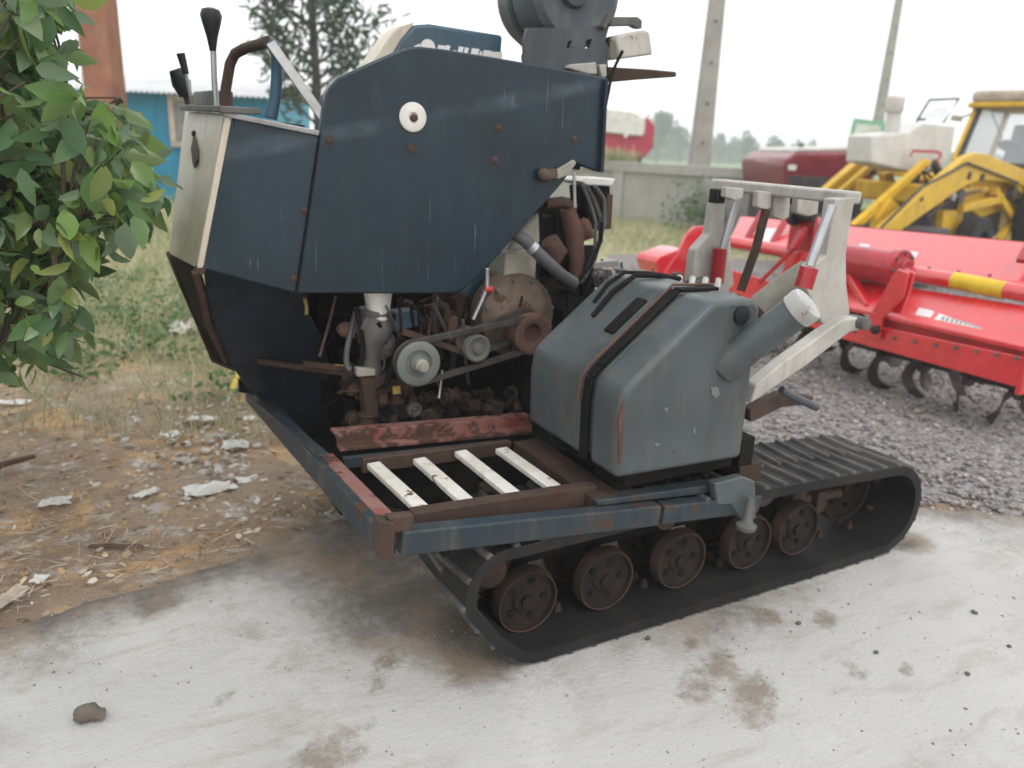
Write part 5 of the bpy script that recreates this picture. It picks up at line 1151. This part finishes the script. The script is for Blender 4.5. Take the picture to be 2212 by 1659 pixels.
# ------------------------------------------------------------------ maroon harvester and red grain machine
YM = 13.2
mh = thing('maroon_harvester', 'maroon harvester with dark front grille and white lamps, left of the yellow loader', 'harvester', tuple(at_Y(1785, 400, YM).xy) + (0,))
def ypoly(px, Y): return [at_Y(x, y, Y) for x, y in px]
def mpart(mb, name, m, parent=mh, **k): return mb.build(name, M[m], parent, world=True, **k)
mpart(MB().prism(ypoly([(1693, 362), (1697, 346), (1722, 329), (1868, 326), (1890, 346), (1886, 420), (1700, 420)], YM), (0, 2.6, 0)), 'body', 'maroon', bevel=.05)
mpart(MB().prism(ypoly([(1704, 378), (1850, 386), (1848, 420), (1700, 418)], YM - .01), (0, .03, 0)), 'grille', 'jcbdark', bevel=.01)
mpart(MB().prism(ypoly([(1718, 330), (1726, 318), (1872, 314), (1872, 328)], YM + .12), (0, 2.2, 0)), 'roof_panel', 'offwhite', bevel=.04)
for x in (1713, 1838): mpart(MB().prism(ypoly([(x - 9, 356), (x + 9, 357), (x + 6, 369), (x - 10, 368)], YM - .03), (0, .05, 0)), 'headlamp', 'white', bevel=.01)
mb = MB()
for k in range(7): mb.prism(ypoly([(1771 + k * 6, 333), (1774 + k * 6, 333), (1772.5 + k * 6, 342), (1769.5 + k * 6, 342)], YM - .006), (0, .008, 0))
mpart(mb, 'faded_lettering', 'pinkred')
mpart(MB().prism(ypoly([(1724, 324), (1730, 310), (1738, 310), (1734, 326)], YM + .3), (0, .1, 0)), 'beacon_post', 'grey', bevel=.01)
b0 = at_Y(1700, 420, YM); b1 = at_Y(1886, 420, YM)
mpart(MB().box((b0.x + .1, YM + .1, .35), (b1.x - .1, YM + 2.5, b0.z)), 'lower_body', 'jcbdark', bevel=.03)
for s_ in (b0.x + .05, b1.x - .45): mpart(MB().box((s_, YM + .1, .0), (s_ + .4, YM + 2.4, .42)), 'crawler_track', 'rubber', bevel=.15)
YG = 24.0
gm = thing('grain_machine', 'faded red machine with a white tank, standing beyond the boundary wall', 'harvester', tuple(at_Y(1345, 330, YG).xy) + (0,))
def gpart(mb, name, m, parent=gm, **k): return mb.build(name, M[m], parent, world=True, **k)
gpart(MB().prism(ypoly([(1230, 248), (1394, 253), (1400, 255), (1415, 271), (1411, 319), (1391, 341), (1230, 328)], YG), (0, 1.6, 0)), 'body', 'pinkred', bevel=.03)
wt = gpart(MB().prism(ypoly([(1230, 230), (1305, 234), (1366, 240), (1379, 246), (1387, 252), (1394, 252), (1393, 285), (1388, 295), (1230, 278)], YG - .12), (0, 1.5, 0)), 'white_tank', 'white', bevel=.04)
gpart(MB().prism(ypoly([(1349, 286), (1358, 287), (1355, 297), (1347, 297)], YG - .14), (0, .03, 0)), 'tank_tab', 'white')
mb = MB()
for k in range(10): mb.prism(ypoly([(1309 + k * 5.2, 246 + k * .4), (1311.5 + k * 5.2, 246 + k * .4), (1309 + k * 5.2, 255 + k * .4), (1306.5 + k * 5.2, 255 + k * .4)], YG - .126), (0, .01, 0))
gpart(mb, 'faded_lettering', 'pinkred', wt)
gpart(MB().prism(ypoly([(1398, 252), (1402, 246), (1404, 247), (1401, 254)], YG), (0, .05, 0)), 'latch', 'jcbdark')
c0 = at_Y(1300, 330, YG); c1 = at_Y(1388, 338, YG)
gpart(MB().box((c0.x - .8, YG + .1, .4), (c1.x, YG + 1.5, c1.z + .1)), 'undercarriage', 'jcbdark', bevel=.03)
for s_ in (c0.x - .5, c1.x - .8): gpart(MB().lathe((s_, YG + .2, .45), (0, -1, 0), [(.45, -.25), (.45, .1), (.25, .12)], 24), 'wheel', 'rubber')
# dry plants on the wall
PP = []; DD = []
for k in range(260):
    q = at_Y(rng.uniform(1288, 1372), 350, 18.6); PP.append((q.x, q.y + rng.uniform(-.2, .2), 1.30 - .1 * rng.uniform())); DD.append((rng.normal(.2, .45), rng.normal(0, .3), 1))
n = len(PP); wp = thing('wall_plant', 'straw coloured plant tuft growing on the coping below the red machine', 'plant', tuple(at_Y(1330, 350, 18.6).xy) + (1.3,))
mesh_np('foliage', *cards(np.array(PP) - np.array(tuple(wp.location)), np.array(DD), rng.uniform(.12, .42, n), rng.uniform(.02, .05, n), .4), M['grass'], wp)
wb = thing('wall_shrub', 'green shrub growing at the foot of the boundary wall behind the lifting gate', 'plant', tuple(at_Y(1515, 470, 16.3).xy) + (0,))
PP = rng.normal(0, 1, (420, 3)) * [.32, .22, .26] + [0, 0, .42]; n = len(PP); LL = rng.uniform(.07, .15, n)
mesh_np('foliage', *leaves(PP, rng.normal(size=(n, 3)) + [0, 0, .5], LL, LL * .5), M['weed'], wb)
MB().tube([(0, 0, -.05), (.02, 0, .3), (.1, 0, .6)], [.02, .015, .006], 6).build('stem', M['bark'], wb)

# ------------------------------------------------------------------ scraps, stick, clods
def scrap(name, cat, px, py, w_, h_, m_, label, rot=0, crump=.35, z=.012, group=None):
    p = at_z(px, py, z); N = 9; vs = []; sd = px * .37 + py
    for i in range(N):
        for j in range(N):
            x, y = (i / (N - 1) - .5), (j / (N - 1) - .5)
            k = 1 + .35 * noise.noise(Vector((math.atan2(y, x) * 1.2, sd, 0)))
            vs.append((x * w_ * k, y * h_ * k, max(0, .5 + noise.noise(Vector((x * 5, y * 5, sd)))) * crump * min(w_, h_) * .8 * (1 - 1.2 * max(abs(x), abs(y)))))
    o = MB().add(vs, [(i * N + j, (i + 1) * N + j, (i + 1) * N + j + 1, i * N + j + 1) for i in range(N - 1) for j in range(N - 1)]).build(name, M[m_], smooth=30)
    o.location = p; o.rotation_euler = (0, 0, rot); md = o.modifiers.new('thick', 'SOLIDIFY'); md.thickness = .002
    return tag(o, label, cat, group)
scrap('plastic_bag', 'bag', 405, 722, .26, .2, 'white', 'white crumpled plastic bag lying in the grass beside the dark front shield', .3, 1.0)
G = 'paper scraps on the dirt'
for a in ((510, 962, .14, .09, 'offwhite', 'pale folded paper scrap nearest the yellow tipped stake', .2), (452, 1058, .20, .10, 'white', 'longest white paper scrap on the dirt, halfway to the concrete edge', .5),
          (545, 1038, .13, .07, 'white', 'white scrap closest to the harvester front beam, by the concrete', .3), (440, 905, .15, .06, 'offwhite', 'thin off white strip of paper near the weeds', .1),
          (372, 940, .08, .07, 'white', 'small squarish white scrap in the middle of the dirt patch', .8), (538, 905, .05, .05, 'white', 'tiny white square scrap under the far end of the front beam', .2),
          (120, 1085, .12, .07, 'offwhite', 'grey white paper scrap near the red stick', .4), (85, 1252, .045, .05, 'offwhite', 'single pinkish grey scrap beside the concrete edge, leftmost of the scraps', .1),
          (30, 870, .16, .07, 'offwhite', 'grey paper scrap under the leafy tree', .2), (320, 1065, .10, .05, 'white', 'narrow white scrap left of the longest one', 1.0),
          (250, 1180, .18, .03, 'orange', 'orange brown flat wrapper strip on the bare earth', .1), (20, 1290, .06, .12, 'beige', 'beige card scrap poking in at the left of the concrete edge', -.3)):
    scrap('litter_scrap', 'scrap', a[0], a[1], a[2], a[3], a[4], a[5], a[6], .5, group=G)
st0, st1 = at_z(518, 800, .10), at_z(492, 868, .005)
stk = thing('marker_stake', 'short yellow and white stake standing in the dirt by the front beam end', 'stake', tuple(st1))
MB().bar(st1, st1.lerp(st0, .35), .010, .010).build('tip', M['white'], stk, world=True)
MB().bar(st1.lerp(st0, .352), st0, .03, .012).build('blade', M['bandyellow'], stk, world=True)
r0_, r1_ = at_z(-60, 1030, .03), at_z(75, 985, .05)
tag(MB().tube([r0_, r0_.lerp(r1_, .5) + ZZ * .01, r1_], [.016, .015, .011], 8).build('rusty_stick', M['redbrown']), 'rusty red stick poking in from the left over the dirt', 'stick')
p = at_z(190, 1548, .012); cd_ = MB().blob((0, 0, 0), .04, 5, .55, 3, (1, .8, .45)); o = cd_.build('earth_clod', M['clod'] if 'clod' in M else M['bark2'], smooth=60); o.location = p + ZZ * .012
tag(o, 'large dark earth clod lying alone on the pale concrete', 'clod')
for k, (px, py, r, lb_) in enumerate(((1725, 1345, .014, 'small dark pebble on concrete just below the track end'), (1893, 1408, .013, 'small dark pebble right of the small track side pebble'), (2105, 1322, .016, 'dark pebble on concrete near the gravel'),
                                   (2090, 1455, .012, 'dark pebble below the gravel side pebble'), (1400, 1378, .015, 'dark pebble resting under the middle of the track'), (2180, 1395, .012, 'dark pebble at the far right of the concrete'))):
    o = MB().blob((0, 0, 0), r * .62, k + 60, .5, 2, (1, 1, .6)).build('pebble', M['clod'], smooth=60); o.location = at_z(px, py, .004 + r * .4); tag(o, lb_, 'pebble', 'pebbles on the concrete')

# ------------------------------------------------------------------ damp air
hz = MB().box((-360, -360, -1.2), (360, 360, 13)).build('haze', None, smooth=0)
m = bpy.data.materials.new('haze_air'); m.use_nodes = True; t = m.node_tree; t.nodes.remove(t.nodes['Principled BSDF'])
pv = t.nodes.new('ShaderNodeVolumePrincipled'); pv.inputs['Color'].default_value = (.93, .96, 1, 1); pv.inputs['Density'].default_value = HAZE
t.links.new(pv.outputs[0], t.nodes['Material Output'].inputs['Volume']); hz.data.materials.append(m); tag(hz, kind='stuff')
